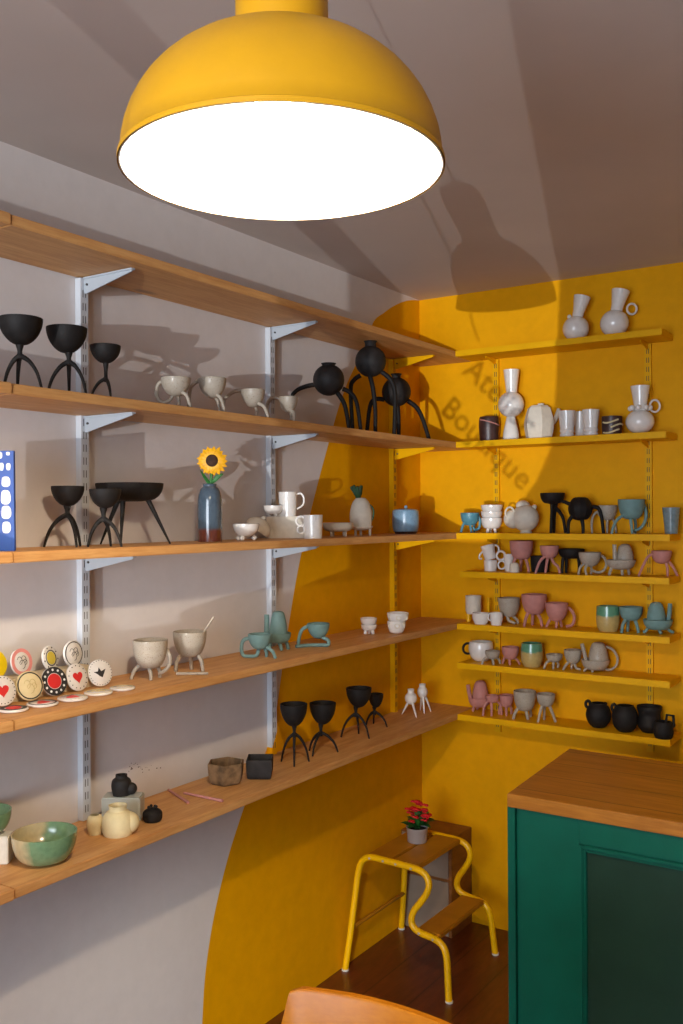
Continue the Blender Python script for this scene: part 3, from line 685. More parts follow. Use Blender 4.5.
g = It('spiral_foot_cup', 'teal cup held up on a bent tube that coils along the shelf', 'cup', zone(4, 314, .13), TG)
g.bowl(318.5, 623.5, 639, 11.2, M['teal'], e=1.0); g.leg([(308.5, 626, 0), (302, 630, -1), (299, 639, -3), (298.5, None, -5)], M['teal'], 1.9, 1.7, 'arm')
g.leg([(322, 637, -1), (328, 640, -2), (328, 646, -3), (323, None, -4), (312, None, -4), (303, None, -8), (296.5, None, -12)], M['teal'], 2.0, 1.8, 'coiled_foot'); g.done()
def bowlstack(labels, P, group, mat, specs, feet=None, cat='bowl', name='small_bowl', e=.7, rings=0):
    for k, (cx, yt, yb, hw) in enumerate(specs):
        g = It(name, labels[k], cat, P, group); g.bowl(cx, yt, yb, hw, M[mat], e=e, foot=hw*.35)
        if k == 0 and feet:
            for x, dy, r in feet: g.leg([(x+(cx-x)*.2, yb-1, dy*.8), (x, None, dy)], M[mat], r, r*.9, 'foot')
        if rings:
            for a in (-.9, 0, .8):
                yy = yt+4.2; rr = hw*.93
                g.ring(cx+rr*math.sin(a), yy, 2.1*max(.4, math.cos(a)), 2.1, M['mat'], .7, -rr*math.cos(a), 'raised_ring')
        g.done()
P = zone(4, 369, py=634)
bowlstack(['lower of the two small nested white bowls near the corner, on ball feet', 'upper of the two small nested white bowls near the corner'], P, 'two small nested white bowls', 'wht', [(369, 624.5, 630.5, 8), (368.8, 618, 625.3, 8.4)], [(365, -3, 1.9), (373, -3, 1.9), (369, 4, 1.9)])
P = zone(4, 397, py=633.5)
bowlstack(['lower of the nested white bowls with raised rings', 'upper wide bowl of the nested white bowls with raised rings'], P, 'two nested white bowls with ring pattern', 'wht', [(396.5, 621, None, 9.2), (398, 612.8, 622.3, 11)], rings=1)
# ---- fifth (lowest) shelf
g = It('square_cup', 'black four-sided cup on the lowest pine shelf under the paint edge', 'cup', zone(5, 260, py=777))
g.bowl(260, 757.5, None, 18, M['blkg'], e=.5, foot=13, th=1.6, seg=4); g.done()
g = It('faceted_bowl', 'brown streaked faceted bowl beside the black square cup', 'bowl', zone(5, 226, py=783))
g.bowl(226, 762, None, 19.4, M['brn'], e=.75, foot=13, th=1.8, seg=6); g.done()
for a, b, lab in (((168.5, 790), (188, 802.5), 'shorter pink clay stick lying on the lowest pine shelf'), ((184, 793), (222.5, 801), 'longer pink clay stick lying on the lowest pine shelf')):
    p, q = hit(*a, 2, SH[5]+.004), hit(*b, 2, SH[5]+.004)
    o = MB().tube([Vector((0, 0, 0)), (q-p)*.5, q-p], [.0034, .0036, .0042], 10).build('clay_stick', M['pnk'], smooth=True, loc=(p.x, p.y, SH[5]+.0045)); tag(o, lab, 'stick', 'pink clay sticks')
g = It('bead_pot', 'small squat black pot with a beaded top', 'pot', zone(5, 152.5, py=821))
g.solid(152.5, [(8, None), (9.6, 818), (9.4, 812), (5, 808.5), (3.5, 808)], M['blk'], 'body', hollow=1)
for k in range(6):
    a = 2*PI*k/6; g.ball(152.5+3.8*math.cos(a), 806.8+(k % 2)*.5, 1.5, M['blkg'], 'bead', 3.8*math.sin(a))
g.done()
g = It('two_tone_bowl', 'wide green and cream glazed bowl on the lowest pine shelf', 'bowl', zone(5, 44.5, py=861))
g.bowl(44.5, 832, None, 31.8, M['bowlgrn'], e=.75, foot=12, th=1.5, seg=48); g.done()
PBk = zone(5, -8, .062)
g = It('display_block', 'white block at the left edge carrying a green bowl', 'block', PBk)
zb = g.h(834); g.part('block', MB().box((g.v(-28, 800)[0], -.02, 0), (g.v(11, 800)[0], .02, zb)), M['mat'], False, .002); g.done()
q = PBk.copy(); q.z += zb+.0005
g = It('two_tone_bowl', 'green glazed bowl on the white block, cut off by the left edge', 'bowl', q)
g.bowl(-17, 811, None, 27.5, M['bowlgrn'], e=.75, foot=10, th=1.5, seg=40); g.done()
PI_ = zone(5, 123, .085)
g = It('frosted_block', 'frosted translucent block behind the cream pot', 'block', PI_)
zt = g.h(795); g.part('block', MB().box((g.v(104, 800)[0], -.028, 0), (g.v(142.5, 800)[0], .028, zt)), M['ice'], False, .003); g.done()
q = PI_.copy(); q.z += zt+.0005
g = It('double_pot', 'rough black double pot on the frosted block', 'pot', q)
g.solid(121.5, [(8.5, None), (10, 786), (9, 780), (6, 777.5), (5.8, 774.5)], M['blkg'], 'body', hollow=1.2); g.ball(131, g.y0-6.2, 6.2, M['blkg'], 'side_lobe', 0, (1, 1, .95)); g.done()
g = It('cream_pot', 'large cream double pot with a raised collar in front of the frosted block', 'pot', zone(5, 120, .165))
g.solid(118, [(14, None), (16, 828), (15.5, 818), (11, 811.5), (8.6, 810), (9.3, 805)], M['cream'], 'body', hollow=1.3); g.ball(128.5, g.y0-11, 10.6, M['cream'], 'side_lobe', 2, (1, 1, 1)); g.done()
g = It('cream_pot', 'small cream double pot left of the larger cream pot', 'pot', zone(5, 96, .115))
g.solid(95, [(6.5, None), (8, 825), (7.5, 818), (5, 815)], M['cream'], 'body', hollow=1); g.done()
for k, (label, P, cx, top_, shy, bw, legs) in enumerate((('small white bud vase on three pointed legs, left of the two in the corner', zone(5, 411, py=715), 411, 689, 695, 5.6, [(402, 3), (415.5, -12), (416.5, 5)]), ('small white bud vase on three pointed legs, right of the two in the corner', zone(5, 424, py=712), 422.5, 684, 689, 4.8, [(423.5, -8), (431, 2), (421, 8)]))):
    g = It('tripod_bud_vase', label, 'vase', P, 'white bud vases on pointed legs')
    g.solid(cx, [(1.5, shy+9.5), (bw*.85, shy+7), (bw*1.08, shy+3.5), (bw*.95, shy), (3.2, shy-2.5), (3.4, top_)], M['wht'], hollow=.7)
    for fx, dy in legs: g.leg([(cx+(fx-cx)*.25, shy+6.5, dy*.25), (cx+(fx-cx)*.65, shy+14, dy*.7), (fx, None, dy)], M['wht'], 1.5, .5)
    g.done()

# ------------------------------------------------------------------ back wall pottery
def zb_(sh, px, off=.075): return zone(sh, px, off, back=True)
CV = 'white vases with cone necks on the topmost yellow shelf'
g = It('cone_neck_vase', 'round white vase with a leaning cone neck and a small bead, left of the two', 'vase', zb_(1, 576), CV)
g.ball(576, g.y0-12.6, 13, M['wht'], 'body', 0, (1, 1, .97)); g.solid(577, [(5, g.y0-22), (5.6, g.y0-30), (8.4, g.y0-45)], M['wht'], 'neck', tilt=14, hollow=.9); g.ball(569.5, g.y0-24.5, 2.2, M['wht'], 'bead'); g.done()
g = It('cone_neck_vase', 'round white vase with a leaning cone neck and a ring handle, right of the two', 'vase', zb_(1, 614.5), CV)
g.ball(614.5, g.y0-13.6, 14, M['wht'], 'body', 0, (1, 1, .97)); g.solid(616, [(5.5, g.y0-24), (6, g.y0-32), (9, g.y0-47)], M['wht'], 'neck', tilt=13, hollow=.9); g.ring(632, g.y0-28, 4.8, 5.3, M['wht'], 1.1); g.done()
g = It('tumbler', 'dark brown cup with a pale stripe left of the stacked white vase', 'cup', zb_(2, 489)); Y = g.y0
g.solid(489, [(9, None), (10, 428), (9.8, 420), (9, 417)], M['dkb'], 'body'); g.part('stripe', MB().tube([g.v(489+9.95*math.sin(a), 423+3*math.sin(a), -9.95*math.cos(a)) for a in [-1.2+.3*k for k in range(9)]], .7*g.s, 6), M['pnk']); g.done()
g = It('stacked_vase', 'tall white vase of cone, ball and cone on the second yellow shelf', 'vase', zb_(2, 511.5))
g.solid(511, [(8.2, None), (7.5, 432), (5.5, 423), (4.2, 417)], M['wht'], 'base', hollow=0); g.ball(511.2, 404.5, 13, M['wht'], 'body'); g.solid(511.8, [(5.2, 394), (6, 386), (7.9, 370)], M['wht'], 'neck', hollow=.9); g.done()
g = It('faceted_teapot', 'faceted white teapot with a flat knob beside the tumblers', 'teapot', zb_(2, 540))
g.solid(539, [(13, None), (15.5, 424), (12, 409.5), (11, 408)], M['mat'], 'body', seg=6, hollow=0)
for nm, mt in (('body', 0),): pass
g.part('lid', MB().lathe([(0, 0), (11*g.s, 0), (9*g.s, 2.2*g.s), (0, 2.2*g.s)], g.v(539, 408.2), 6), M['mat'], False); g.solid(541, [(3, 407), (3.2, 403.8), (0, 403.5)], M['mat'], 'knob', seg=8)
g.leg([(551, 425, 0), (556, 418, 0), (559, 409, 0)], M['mat'], 3.0, 1.8, 'spout'); g.done()
for k, (cx, hw, off, lab) in enumerate(((567, 8.7, .105, 'beside the faceted teapot'), (580.5, 7.2, .04, 'behind the other two'), (591, 8.6, .105, 'right of the three'))):
    g = It('ribbed_tumbler', 'white tumbler with ribbed rings near its foot, '+lab, 'cup', zb_(2, cx, off), 'white ringed tumblers on the second yellow shelf'); Y = g.y0
    g.solid(cx, [(hw*.76, Y-8), (hw*.86, Y-16), (hw, Y-26)], M['wht'], 'body'); g.solid(cx, [(hw*.72, None), (hw*.82, Y-2), (hw*.72, Y-3.8), (hw*.82, Y-5.8), (hw*.74, Y-8.2)], M['wht'], 'foot', hollow=0); g.done()
g = It('tumbler', 'dark marbled cup with cream bands between tumblers and round jug', 'cup', zb_(2, 612)); Y = g.y0
g.solid(612, [(9.4, None), (10, Y-8), (10, Y-19)], M['dkb'], 'body')
for yy, a0 in ((14, -1.3), (9, -.4), (4, -1.2)): g.part('cream_band', MB().tube([g.v(612+10*math.sin(a), Y-yy-2*math.sin(2*a), -10*math.cos(a)) for a in [a0+.28*k for k in range(7)]], .9*g.s, 6), M['cream'])
g.done()
g = It('bead_jug', 'round white jug with a collar of beads and a ring handle', 'jug', zb_(2, 640.5)); Y = g.y0
g.ball(640, Y-12.3, 14, M['wht'], 'body', 0, (1, 1, .87)); g.solid(640.5, [(6, Y-23), (6.5, Y-31), (9.4, Y-48)], M['wht'], 'neck', hollow=.9)
for k in range(8): a = 2*PI*k/8+.3; g.ball(640.3+9.5*math.cos(a), Y-26, 2.7, M['wht'], 'bead', 9.5*math.sin(a))
g.ring(655, Y-28, 5, 6, M['wht'], 1.1); g.done()
# third yellow shelf
legcup('small turquoise cup with a loop handle, first on the third yellow shelf', zb_(3, 470), 470, 513, 526, 9.4, M['tealb'], [[(464, 523, -2), (462, 527, -3), (460.5, None, -4)], [(470, 524, -3), (470, 527, -4), (471, None, -5)], [(474, 524, 4), (475, 528, 5), (475, None, 6)]], r=1.4, e=.7,
    handle=[(478.5, 516, 0), (480, 521, 0), (479, 528, 0), (475, 530, 0), (473, 527, 0)]).done()
P = zb_(3, 491.5)
bowlstack(['lowest of three stacked white bowls, standing on small feet', 'middle of the three stacked white bowls', 'topmost of the three stacked white bowls'], P, 'three stacked white bowls on the third yellow shelf', 'wht', [(491.7, 518, 529, 10.5), (491.7, 511.5, 519.7, 10.6), (491.9, 505, 513.2, 10.8)], [(487, -3, 1.6), (495, -3, 1.6), (491, 5, 1.6)])
g = It('round_teapot', 'round white teapot with a ball lid and ring handle', 'teapot', zb_(3, 525)); Y = g.y0
g.ball(525.5, Y-15, 13.6, M['mat'], 'body'); g.solid(526, [(6, None), (5, Y-3)], M['mat'], 'foot', hollow=0); g.ball(514, Y-14, 9.5, M['mat'], 'side_lobe', 4); g.ball(523.5, Y-27.5, 6.4, M['mat'], 'lid', 2, (1.1, 1, .8)); g.ring(509.5, Y-20, 4.3, 5.8, M['mat'], 1.0, -2); g.ball(533.8, Y-26, 2.4, M['mat'], 'bead', -4); g.done()
g = It('tripod_bowl', 'small black bowl on thick bent legs beside the round black teapot', 'bowl', zb_(3, 553)); BK = M['blk']
g.bowl(552.7, 493, 504, 12.2, BK, e=.7, foot=3)
for L in ([(552, 503, 0), (551.5, 512, -2), (550, None, -4)], [(553, 505, 0), (560, 512, 2), (564, 519, 3), (566.5, None, 4)], [(557, 503, 2), (556, 515, 6), (556, None, 9)]): g.leg(L, BK, 1.9, 1.5)
g.done()
g = It('round_teapot', 'round black pot with a flat top standing on bent legs', 'teapot', zb_(3, 580, .1))
g.solid(580.5, [(2, 520.5), (8, 518.5), (11.4, 512), (11.6, 506), (9, 500.5), (5.8, 497.6), (0, 497.2)], BK, 'body', seg=12)
for L in ([(572, 516, -2), (568, 522, -3), (567, None, -5)], [(581, 519, -3), (582, 525, -4), (582, None, -5)], [(591, 507, -2), (597, 508, -4), (600, 516, -5), (602, None, -6)], [(572, 505, 2), (566, 502, 3), (562, 501, 3)]): g.leg(L, BK, 2.0, 1.6)
g.done()
legcup('oatmeal cup behind the round black pot on the third yellow shelf', zb_(3, 607, .042), 607.5, 505.5, 521, 10, M['off'], [[(607, 519, -2), (606.5, 525, -2), (606.5, None, -2)], [(613, 517, 3), (616, 524, 4), (617.5, None, 4)], [(601, 516, 2), (598, 512, 2), (594, 516, 3), (592.5, 524, 3), (593, None, 3)]], r=1.4, e=.85).done()
legcup('big teal cup on arched legs on the third yellow shelf', zb_(3, 631, .08), 631.5, 499.5, 520, 13, M['teal'], [[(624, 515, -2), (617, 519, -3), (612.5, 526, -4), (610.5, None, -4)], [(629.5, 519, -4), (630, 526, -5), (630.5, None, -6)], [(636, 517, 5), (638, 525, 8), (638, None, 9)]], r=1.7, e=.62,
    handle=[(643.5, 503, 1), (646.5, 512, 1), (645.5, 521, 1), (641, 528, 1), (634, 531, 1)]).done()
g = It('tumbler', 'tapered blue-grey tumbler at the right end of the third yellow shelf', 'cup', zb_(3, 671, .06))
g.solid(671.3, [(6.2, None), (7, 524), (8.7, 507.5)], M['slate'], 'body'); g.done()
# fourth yellow shelf (set back)
S6 = lambda px, off=.075: zb_(6, px, off)
g = It('white_mug', 'upright white mug with ear handles under the tilted mug', 'mug', S6(492)); Y = g.y0
g.solid(490.5, [(6, None), (6.4, Y-6), (6.6, Y-11)], M['wht'], 'body', hollow=.8); g.ring(501.5, 565, 3.6, 4, M['wht'], 1, -2); g.done()
g = It('white_mug', 'white mug tilted on top of another, with a large loop handle', 'mug', S6(492)); g.P.z += 11.6*g.s
g.solid(490.5, [(5.6, 562), (6.2, 556), (7, 548)], M['wht'], 'body', tilt=-12, hollow=.8)
g.parts[0][1].v = [(x, y, z-(g.h(562))+.002) for x, y, z in g.parts[0][1].v]
def up(pts): return [(x, y+11.2, d) for x, y, d in pts]
g.leg(up([(484, 551, 0), (480, 555, 0), (479.5, 560, 0), (482, 564, 0)]), M['wht'], 1, .9, 'handle'); g.ring(500.5, 556+11.2, 4.2, 4.4, M['wht'], 1.2, -3); g.leg(up([(491, 548, 0), (496, 545.5, 0), (499, 549, 0), (498, 553, 0)]), M['wht'], 1, .9, 'handle'); g.done()
g = It('small_bowl', 'small white tapered cup between mugs and pink cup', 'cup', S6(511, .05)); Y = g.y0
g.solid(509, [(4, None), (4.4, Y-8), (5.5, Y-17)], M['wht'], 'body', hollow=.8); g.done()
g = It('small_bowl', 'small upturned white cup in front of the tall pink cup', 'cup', S6(514.5, .105)); Y = g.y0
g.solid(514.5, [(5, None), (4.8, Y-5), (3.6, Y-9), (0, Y-10)], M['mat'], 'body'); g.done()
PC = 'pink clay cups on legs'
legcup('tall pink cup on the fourth yellow shelf', S6(522), 521.5, 541, 560, 11.6, M['pnk'], [[(516, 556, -2), (513, 563, -2), (510, None, -3)], [(525, 558, -3), (527, 565, -4), (528, None, -5)], [(522, 558, 4), (522, 565, 6), (522, None, 7)]], r=1.6, e=.5, group=PC).done()
g = It('tumbler', 'plain black cup in the shade behind the pink cups', 'cup', S6(540, .04)); Y = g.y0
g.solid(540, [(8.5, None), (9.3, Y-10), (9.4, Y-16)], M['blk'], 'body'); g.done()
legcup('pink cup with one leg stretched right, on the fourth yellow shelf', S6(546.5, .112), 549.5, 546, 559, 9.4, M['pnk'], [[(545, 556, -2), (539, 562, -3), (534.5, None, -4)], [(551, 557, 0), (554, 563, 0), (558, 567, -1), (559.5, None, -2)], [(549, 557, 4), (548, 564, 6), (547, None, 7)]], r=1.6, e=.75, group=PC).done()
g = legcup('black footed bowl between pink and white cups on the fourth yellow shelf', S6(571, .052), 571.5, 549, 559, 12.8, BK, [[(563, 557, -2), (562, 564, -2), (561.5, None, -3)], [(567, 558, 2), (567, 566, 3), (567, None, 4)], [(579, 557, 2), (580, 566, 3), (580, None, 4)]], r=1.8, e=.45, name='footed_bowl', cat='bowl'); g.done()
legcup('white cup with a wide loop handle on the fourth yellow shelf', S6(591, .1), 590, 552.5, 567, 11, M['off'], [[(583, 564, -2), (579, 568, -3), (577.5, None, -4)], [(586, 565, -4), (584, 569, -5), (585, None, -6)], [(592, 565, 4), (593, 569, 6), (593, None, 7)]], r=1.4, e=.85,
    handle=[(601, 555.5, 0), (605, 559, 0), (606.5, 565, 0), (603, 571, 0), (597, 572.5, 0), (592, 570, 0)]).done()
cloche('white domed teapot with a straight chimney on the fourth yellow shelf', S6(622), 625, 8.5, 544, 560, 621, 14.2, 569.5, M['off'], [(614.5, 562, -2), (614.3, 552, -2), (614, 544.5, -2)],
    [[(612, 566, -2), (609.5, 571, -3), (608, None, -4)], [(621, 568, -3), (621, 572, -4), (621, None, -5)], [(629, 566, 4), (630, 571, 5), (631, None, 6)]], 'domed white teapots on the yellow shelves', r=1.6)
legcup('pink cup with a long arched leg at the right end of the fourth yellow shelf', S6(659, .07), 661.7, 551, 564, 9.9, M['pnk'], [[(653, 554, 0), (648, 557, 0), (643, 566, 0), (638, None, -2)], [(665, 562, -3), (666, 568, -4), (666, None, -5)], [(668, 561, 0), (673, 567, 0), (677.5, None, 0)]], r=1.5, e=.75, group=PC).done()
# fifth yellow shelf
S4 = lambda px, off=.075: zb_(4, px, off)
g = It('candle_stub', 'short yellow cylinder under the straight white cup', 'cylinder', S4(468.5, .07)); Y = g.y0
g.solid(468.5, [(2.4, None), (2.4, Y-8), (0, Y-8)], M['ymetal'], 'body'); g.done(); zc = g.P.copy(); zc.z += 8*g.s+.0005
g = It('straight_cup', 'straight-sided white cup raised on a yellow cylinder', 'cup', zc+Vector((.015, 0, 0))); Y = g.y0
g.solid(473.5, [(6.6, None), (7.8, Y-3), (7.9, Y-18)], M['mat'], 'body', hollow=.9); g.done()
g = It('white_bowl', 'small white bowl in front of the raised straight cup', 'bowl', S4(481, .115)); g.solid(481, [(6.2, None), (8.4, 619), (9, 613)], M['wht'], 'body', hollow=.9); g.done()
g = It('yellow_tube', 'thin yellow upright tube between the white cups', 'tube', S4(488.5, .05)); g.solid(488.5, [(1.5, None), (1.5, 598), (0, 598)], M['yshelf'], 'body'); g.done()
g = It('white_cup', 'small white cup with a side dimple beside the yellow tube', 'cup', S4(496, .118)); g.solid(496.5, [(5, None), (6.4, 619), (6.2, 612.5)], M['wht'], 'body', hollow=.9); g.ring(490.5, 617, 2.2, 3.5, M['wht'], .8); g.done()
legcup('grey-white cup on curled feet, fifth yellow shelf', S4(509, .062), 509.2, 598, 617.5, 11, M['off'], [[(507, 616, -3), (508, 620, -5), (512, 622, -6), (514, None, -7)], [(513, 616, 0), (517, 620, 0), (518, None, 0)], [(504, 615, 4), (502, 620, 5), (502, None, 6)]], r=1.6, e=.7).done()
legcup('large pink cup on the fifth yellow shelf', S4(533, .08), 534.3, 594.5, 615, 12.6, M['pnk'], [[(528, 612, -2), (525, 619, -3), (523.5, None, -4)], [(537, 613, -3), (540, 619, -3), (541.5, None, -3)], [(534, 613, 5), (534, 620, 7), (534, None, 8)]], r=1.7, e=.62, group=PC).done()
legcup('pink cup with a low loop handle, right of the large one, fifth yellow shelf', S4(556.5, .085), 556.8, 603, 622, 11.3, M['pnk'], [[(556, 619, -2), (556, 624, -3), (555.5, None, -3)], [(552, 618, 4), (549, 624, 5), (547.5, None, 6)], [(560, 618, 4), (562, 624, 5), (563, None, 6)]], r=1.6, e=.85, group=PC,
    handle=[(567, 607, 0), (572, 611, 0), (574.5, 618, 0), (572, 625, 0), (566, 626.5, 0)]).done()
g = It('barrel_cup', 'barrel cup, green glaze over cream, on the fifth yellow shelf', 'cup', S4(608, .085), 'green over cream barrel cups'); g.solid(608, [(8.5, None), (10.8, 626), (11.6, 617), (11, 606)], M['barrel'], 'body', hollow=1); g.done()
legcup('teal cup on two arched legs beside the green barrel cup', S4(630, .085), 631, 607, 621, 11.5, M['teal'], [[(625, 619, -3), (621.5, 625, -4), (620.5, None, -4)], [(634, 619, -3), (636, 626, -4), (637, None, -5)], [(630, 619, 5), (630, 626, 7), (630, None, 8)]], r=1.8, e=.6).done()
cloche('teal domed teapot at the right end of the fifth yellow shelf', S4(657, .075), 656.3, 9, 602, 619.5, 658, 14.2, 630, M['teal'], [(667.5, 622, -2), (669, 612, -2), (669.5, 603.5, -2)],
    [[(657.5, 628, -3), (659, 632, -4), (660, None, -5)], [(666, 626, 0), (670, 631, 0), (673.5, None, 0)], [(650, 627, 4), (647, 632, 5), (645, None, 6)]], 'domed teal teapots', r=1.7)
# sixth yellow shelf
S7 = lambda px, off=.075: zb_(7, px, off)
g = It('round_mug', 'round white mug with a dark ring handle on the sixth yellow shelf', 'mug', S7(481, .06)); g.solid(481, [(6, None), (10, 657), (12.2, 650), (11.8, 643.5), (11, 641.5)], M['wht'], 'body'); g.ring(468, 648.5, 4.8, 5.2, M['blk'], 1.2); g.done()
legcup('tiny oatmeal tripod cup in front of the round white mug', S7(491, .118), 492.5, 651, 659.5, 7.5, M['off'], [[(488, 657, 0), (484, 659.5, 0), (482, None, 0)], [(492, 658, -3), (492.5, 661, -4), (492.7, None, -5)], [(497, 657, 3), (500, 661, 4), (501, None, 5)]], r=1.4, e=.7).done()
legcup('pink cup on the sixth yellow shelf beside a green barrel cup', S7(511, .085), 510.5, 647, 660, 8.6, M['pnk'], [[(509, 658, -3), (509, 663, -4), (509, None, -5)], [(514, 657, -1), (518, 661, -1), (519.5, None, -1)], [(506, 657, 4), (504, 662, 5), (504, None, 6)]], r=1.4, e=.75, group=PC).done()
g = It('barrel_cup', 'barrel cup, green glaze over cream, on the sixth yellow shelf', 'cup', S7(532, .085), 'green over cream barrel cups'); g.solid(532, [(8, None), (10.4, 661), (11, 653), (10.4, 643)], M['barrel'], 'body', hollow=1); g.done()
legcup('tiny oatmeal tripod cup with outstretched legs right of the barrel cup', S7(553, .09), 554.3, 654.5, 662, 8.2, M['off'], [[(550, 660, -1), (546, 663, -1), (543.5, None, -2)], [(553, 661, -3), (552.5, 665, -4), (552, None, -5)], [(557, 660, 2), (559, 665, 3), (558, None, 3)]], r=1.4, e=.7).done()
legcup('oatmeal cup with a trailing foot left of the white domed teapot', S7(571, .085), 573, 650, 664, 8.8, M['off'], [[(569, 661, -1), (565, 666, -1), (562.5, None, -2)], [(574, 662, -2), (575, 667, -3), (578, 668.5, -4), (579.5, None, -4)], [(574, 661, 4), (573, 666, 5), (573, None, 6)]], r=1.4, e=.75).done()
cloche('white domed teapot with a big loop handle on the sixth yellow shelf', S7(596, .075), 598.5, 9.6, 642, 659.5, 595.5, 13.6, 670, M['off'], [(585.5, 660, -2), (583.5, 651, -2), (581.5, 643.5, -2)],
    [[(587, 667, -1), (584, 670, -2), (583, None, -2)], [(592, 668, -3), (591.5, 672, -4), (591, None, -5)], [(602, 667, 4), (604, 671, 5), (605, None, 6)]], 'domed white teapots on the yellow shelves', r=1.5, handle=[(606, 646.5, 0), (613, 650, 0), (617.5, 658, 0), (616, 666, 0), (610, 670, 0), (605, 669, 0)])
# lowest yellow shelf
S5 = lambda px, off=.075: zb_(5, px, off)
cloche('pink domed teapot with a stubby chimney, first on the lowest yellow shelf', S5(479, .05), 480.5, 8, 680.5, 697.5, 479.5, 11, 707, M['pnk'], [(471, 701, -2), (469, 692, -2), (467.8, 684.5, -2)],
    [[(474, 705, -2), (473, 710, -2), (472.5, None, -3)], [(484, 705, 3), (485, 710, 4), (485, None, 5)], [(479, 706, 4), (478, 711, 5), (478, None, 6)]], PC, r=1.5)
legcup('tiny pink tripod bowl in front of the pink teapot', S5(492, .1), 492.5, 695.5, 703, 6.8, M['pnk'], [[(488, 701, -1), (484, 706, -2), (482.7, None, -2)], [(491, 702, -3), (491, 709, -4), (491, None, -4)], [(497, 701, 1), (501, 706, 2), (502, None, 2)]], r=1.4, e=.7, group=PC).done()
legcup('small pink cup behind the large oatmeal cup on the lowest yellow shelf', S5(506, .07), 506.5, 695, 707.5, 7, M['pnk'], [[(506, 705, -2), (506, 711, -2), (506, None, -3)], [(510, 704, 3), (512, 710, 4), (512, None, 5)], [(502, 704, 3), (500, 710, 4), (500, None, 5)]], r=1.4, e=.6, group=PC).done()
legcup('large oatmeal cup on splayed legs on the lowest yellow shelf', S5(523, .09), 525, 691, 711.5, 11.2, M['off'], [[(518, 708, -1), (514.5, 713, -2), (513, None, -2)], [(525.5, 710, -4), (526.5, 716, -5), (526.8, None, -6)], [(530, 708, 5), (532, 714, 7), (532, None, 8)]], r=1.7, e=.65).done()
legcup('oatmeal cup on long straight legs on the lowest yellow shelf', S5(545, .095), 546, 694, 707, 9.3, M['off'], [[(542, 705, -2), (539.5, 712, -3), (537.3, None, -3)], [(549, 705, -2), (552, 713, -3), (555, None, -3)], [(546, 705, 5), (546, 713, 8), (546, None, 9)]], r=1.6, e=.75).done()
BJ = 'round black pots on the lowest yellow shelf'
g = It('round_pot', 'round black pot with a curled ring at its shoulder, left of the dark group', 'pot', S5(598, .08), BJ); Y = g.y0
g.solid(598.5, [(6, None), (10.5, Y-5), (12.4, Y-12), (11, Y-19), (8, Y-23), (7.5, Y-24)], BK, 'body'); g.ring(588, Y-23, 2.2, 3.2, BK, 1.5); g.ball(605.5, Y-23, 2, BK, 'bead'); g.done()
g = It('round_pot', 'round black pot with a small side lug, second of the dark group', 'pot', S5(624, .1), BJ); Y = g.y0
g.solid(625, [(6, None), (10.8, Y-5), (12.6, Y-13), (11.8, Y-20), (9, Y-25), (8.5, Y-26)], BK, 'body'); g.ring(614, Y-24, 2.0, 3.4, BK, 1.5); g.done()
g = It('round_pot', 'wide-mouthed black pot with a shiny inside, at the back of the dark group', 'pot', S5(651, .058), BJ); Y = g.y0
g.solid(649.5, [(7, None), (11.5, Y-6), (11, Y-13), (10.5, Y-18), (12, Y-23), (12, Y-26)], BK, 'body'); g.done()
g = It('square_handled_pot', 'small black pot with an angular handle, right end of the lowest yellow shelf', 'pot', S5(664, .123)); Y = g.y0
g.solid(663.5, [(8, None), (9.8, Y-5), (9.4, Y-12), (8, Y-16.5)], BK, 'body'); g.part('handle', MB().tube([g.v(666, Y-15), g.v(667, Y-23), g.v(673.5, Y-22), g.v(674, Y-12), g.v(671.5, Y-9)], 1.5*g.s, 8, smooth=False), BK); g.done()

# ------------------------------------------------------------------ pendant lamp
LX, LY, LZ, LR = 1.1555, -2.4525, 2.0245, .196
lamp = empty('pendant_lamp', (LX, LY, LZ), 0, 'large yellow dome pendant lamp with glowing white inside, hanging from the ceiling', 'lamp')
out = [(LR+.003, -.002), (LR+.003, .004)]
for k in range(13):
    a = PI/2*k/14; out.append((LR*math.cos(a)**.92, .006+.155*math.sin(a)))
out = [p for p in out if p[0] > .056]+[(.056, .160), (.056, .166)]
inn = [(max(r-.004, .004), z-.003 if z > .01 else z) for r, z in out]
shd = MB().lathe(out, seg=72).build('shade', M['shade'], lamp, True)
MB().lathe(inn[::-1]+[(LR+.001, -.002)], seg=72).build('shade_lining', M['shadein'], shd, True)
MB().lathe([(.0, .160), (.057, .160), (.057, .215), (.05, .228), (.02, .236), (0, .238)], seg=48).build('neck', M['shade'], lamp, True)
sock = MB().lathe([(0, .160), (.022, .160), (.022, .098), (0, .098)], seg=24).build('socket', M['shadein'], lamp, True)
MB().ball((0, 0, .068), .036, 24, 16).build('bulb', M['bulb'], sock, True)
MB().tube([(0, 0, .236), (0, 0, CEIL-LZ-.02)], .003, 8).build('cord', M['cord'], lamp, True)
MB().lathe([(0, 0), (.045, 0), (.045, -.012), (.02, -.024), (0, -.024)], (0, 0, CEIL-LZ-.0005), 24).build('ceiling_rose', M['shade'], lamp, True)

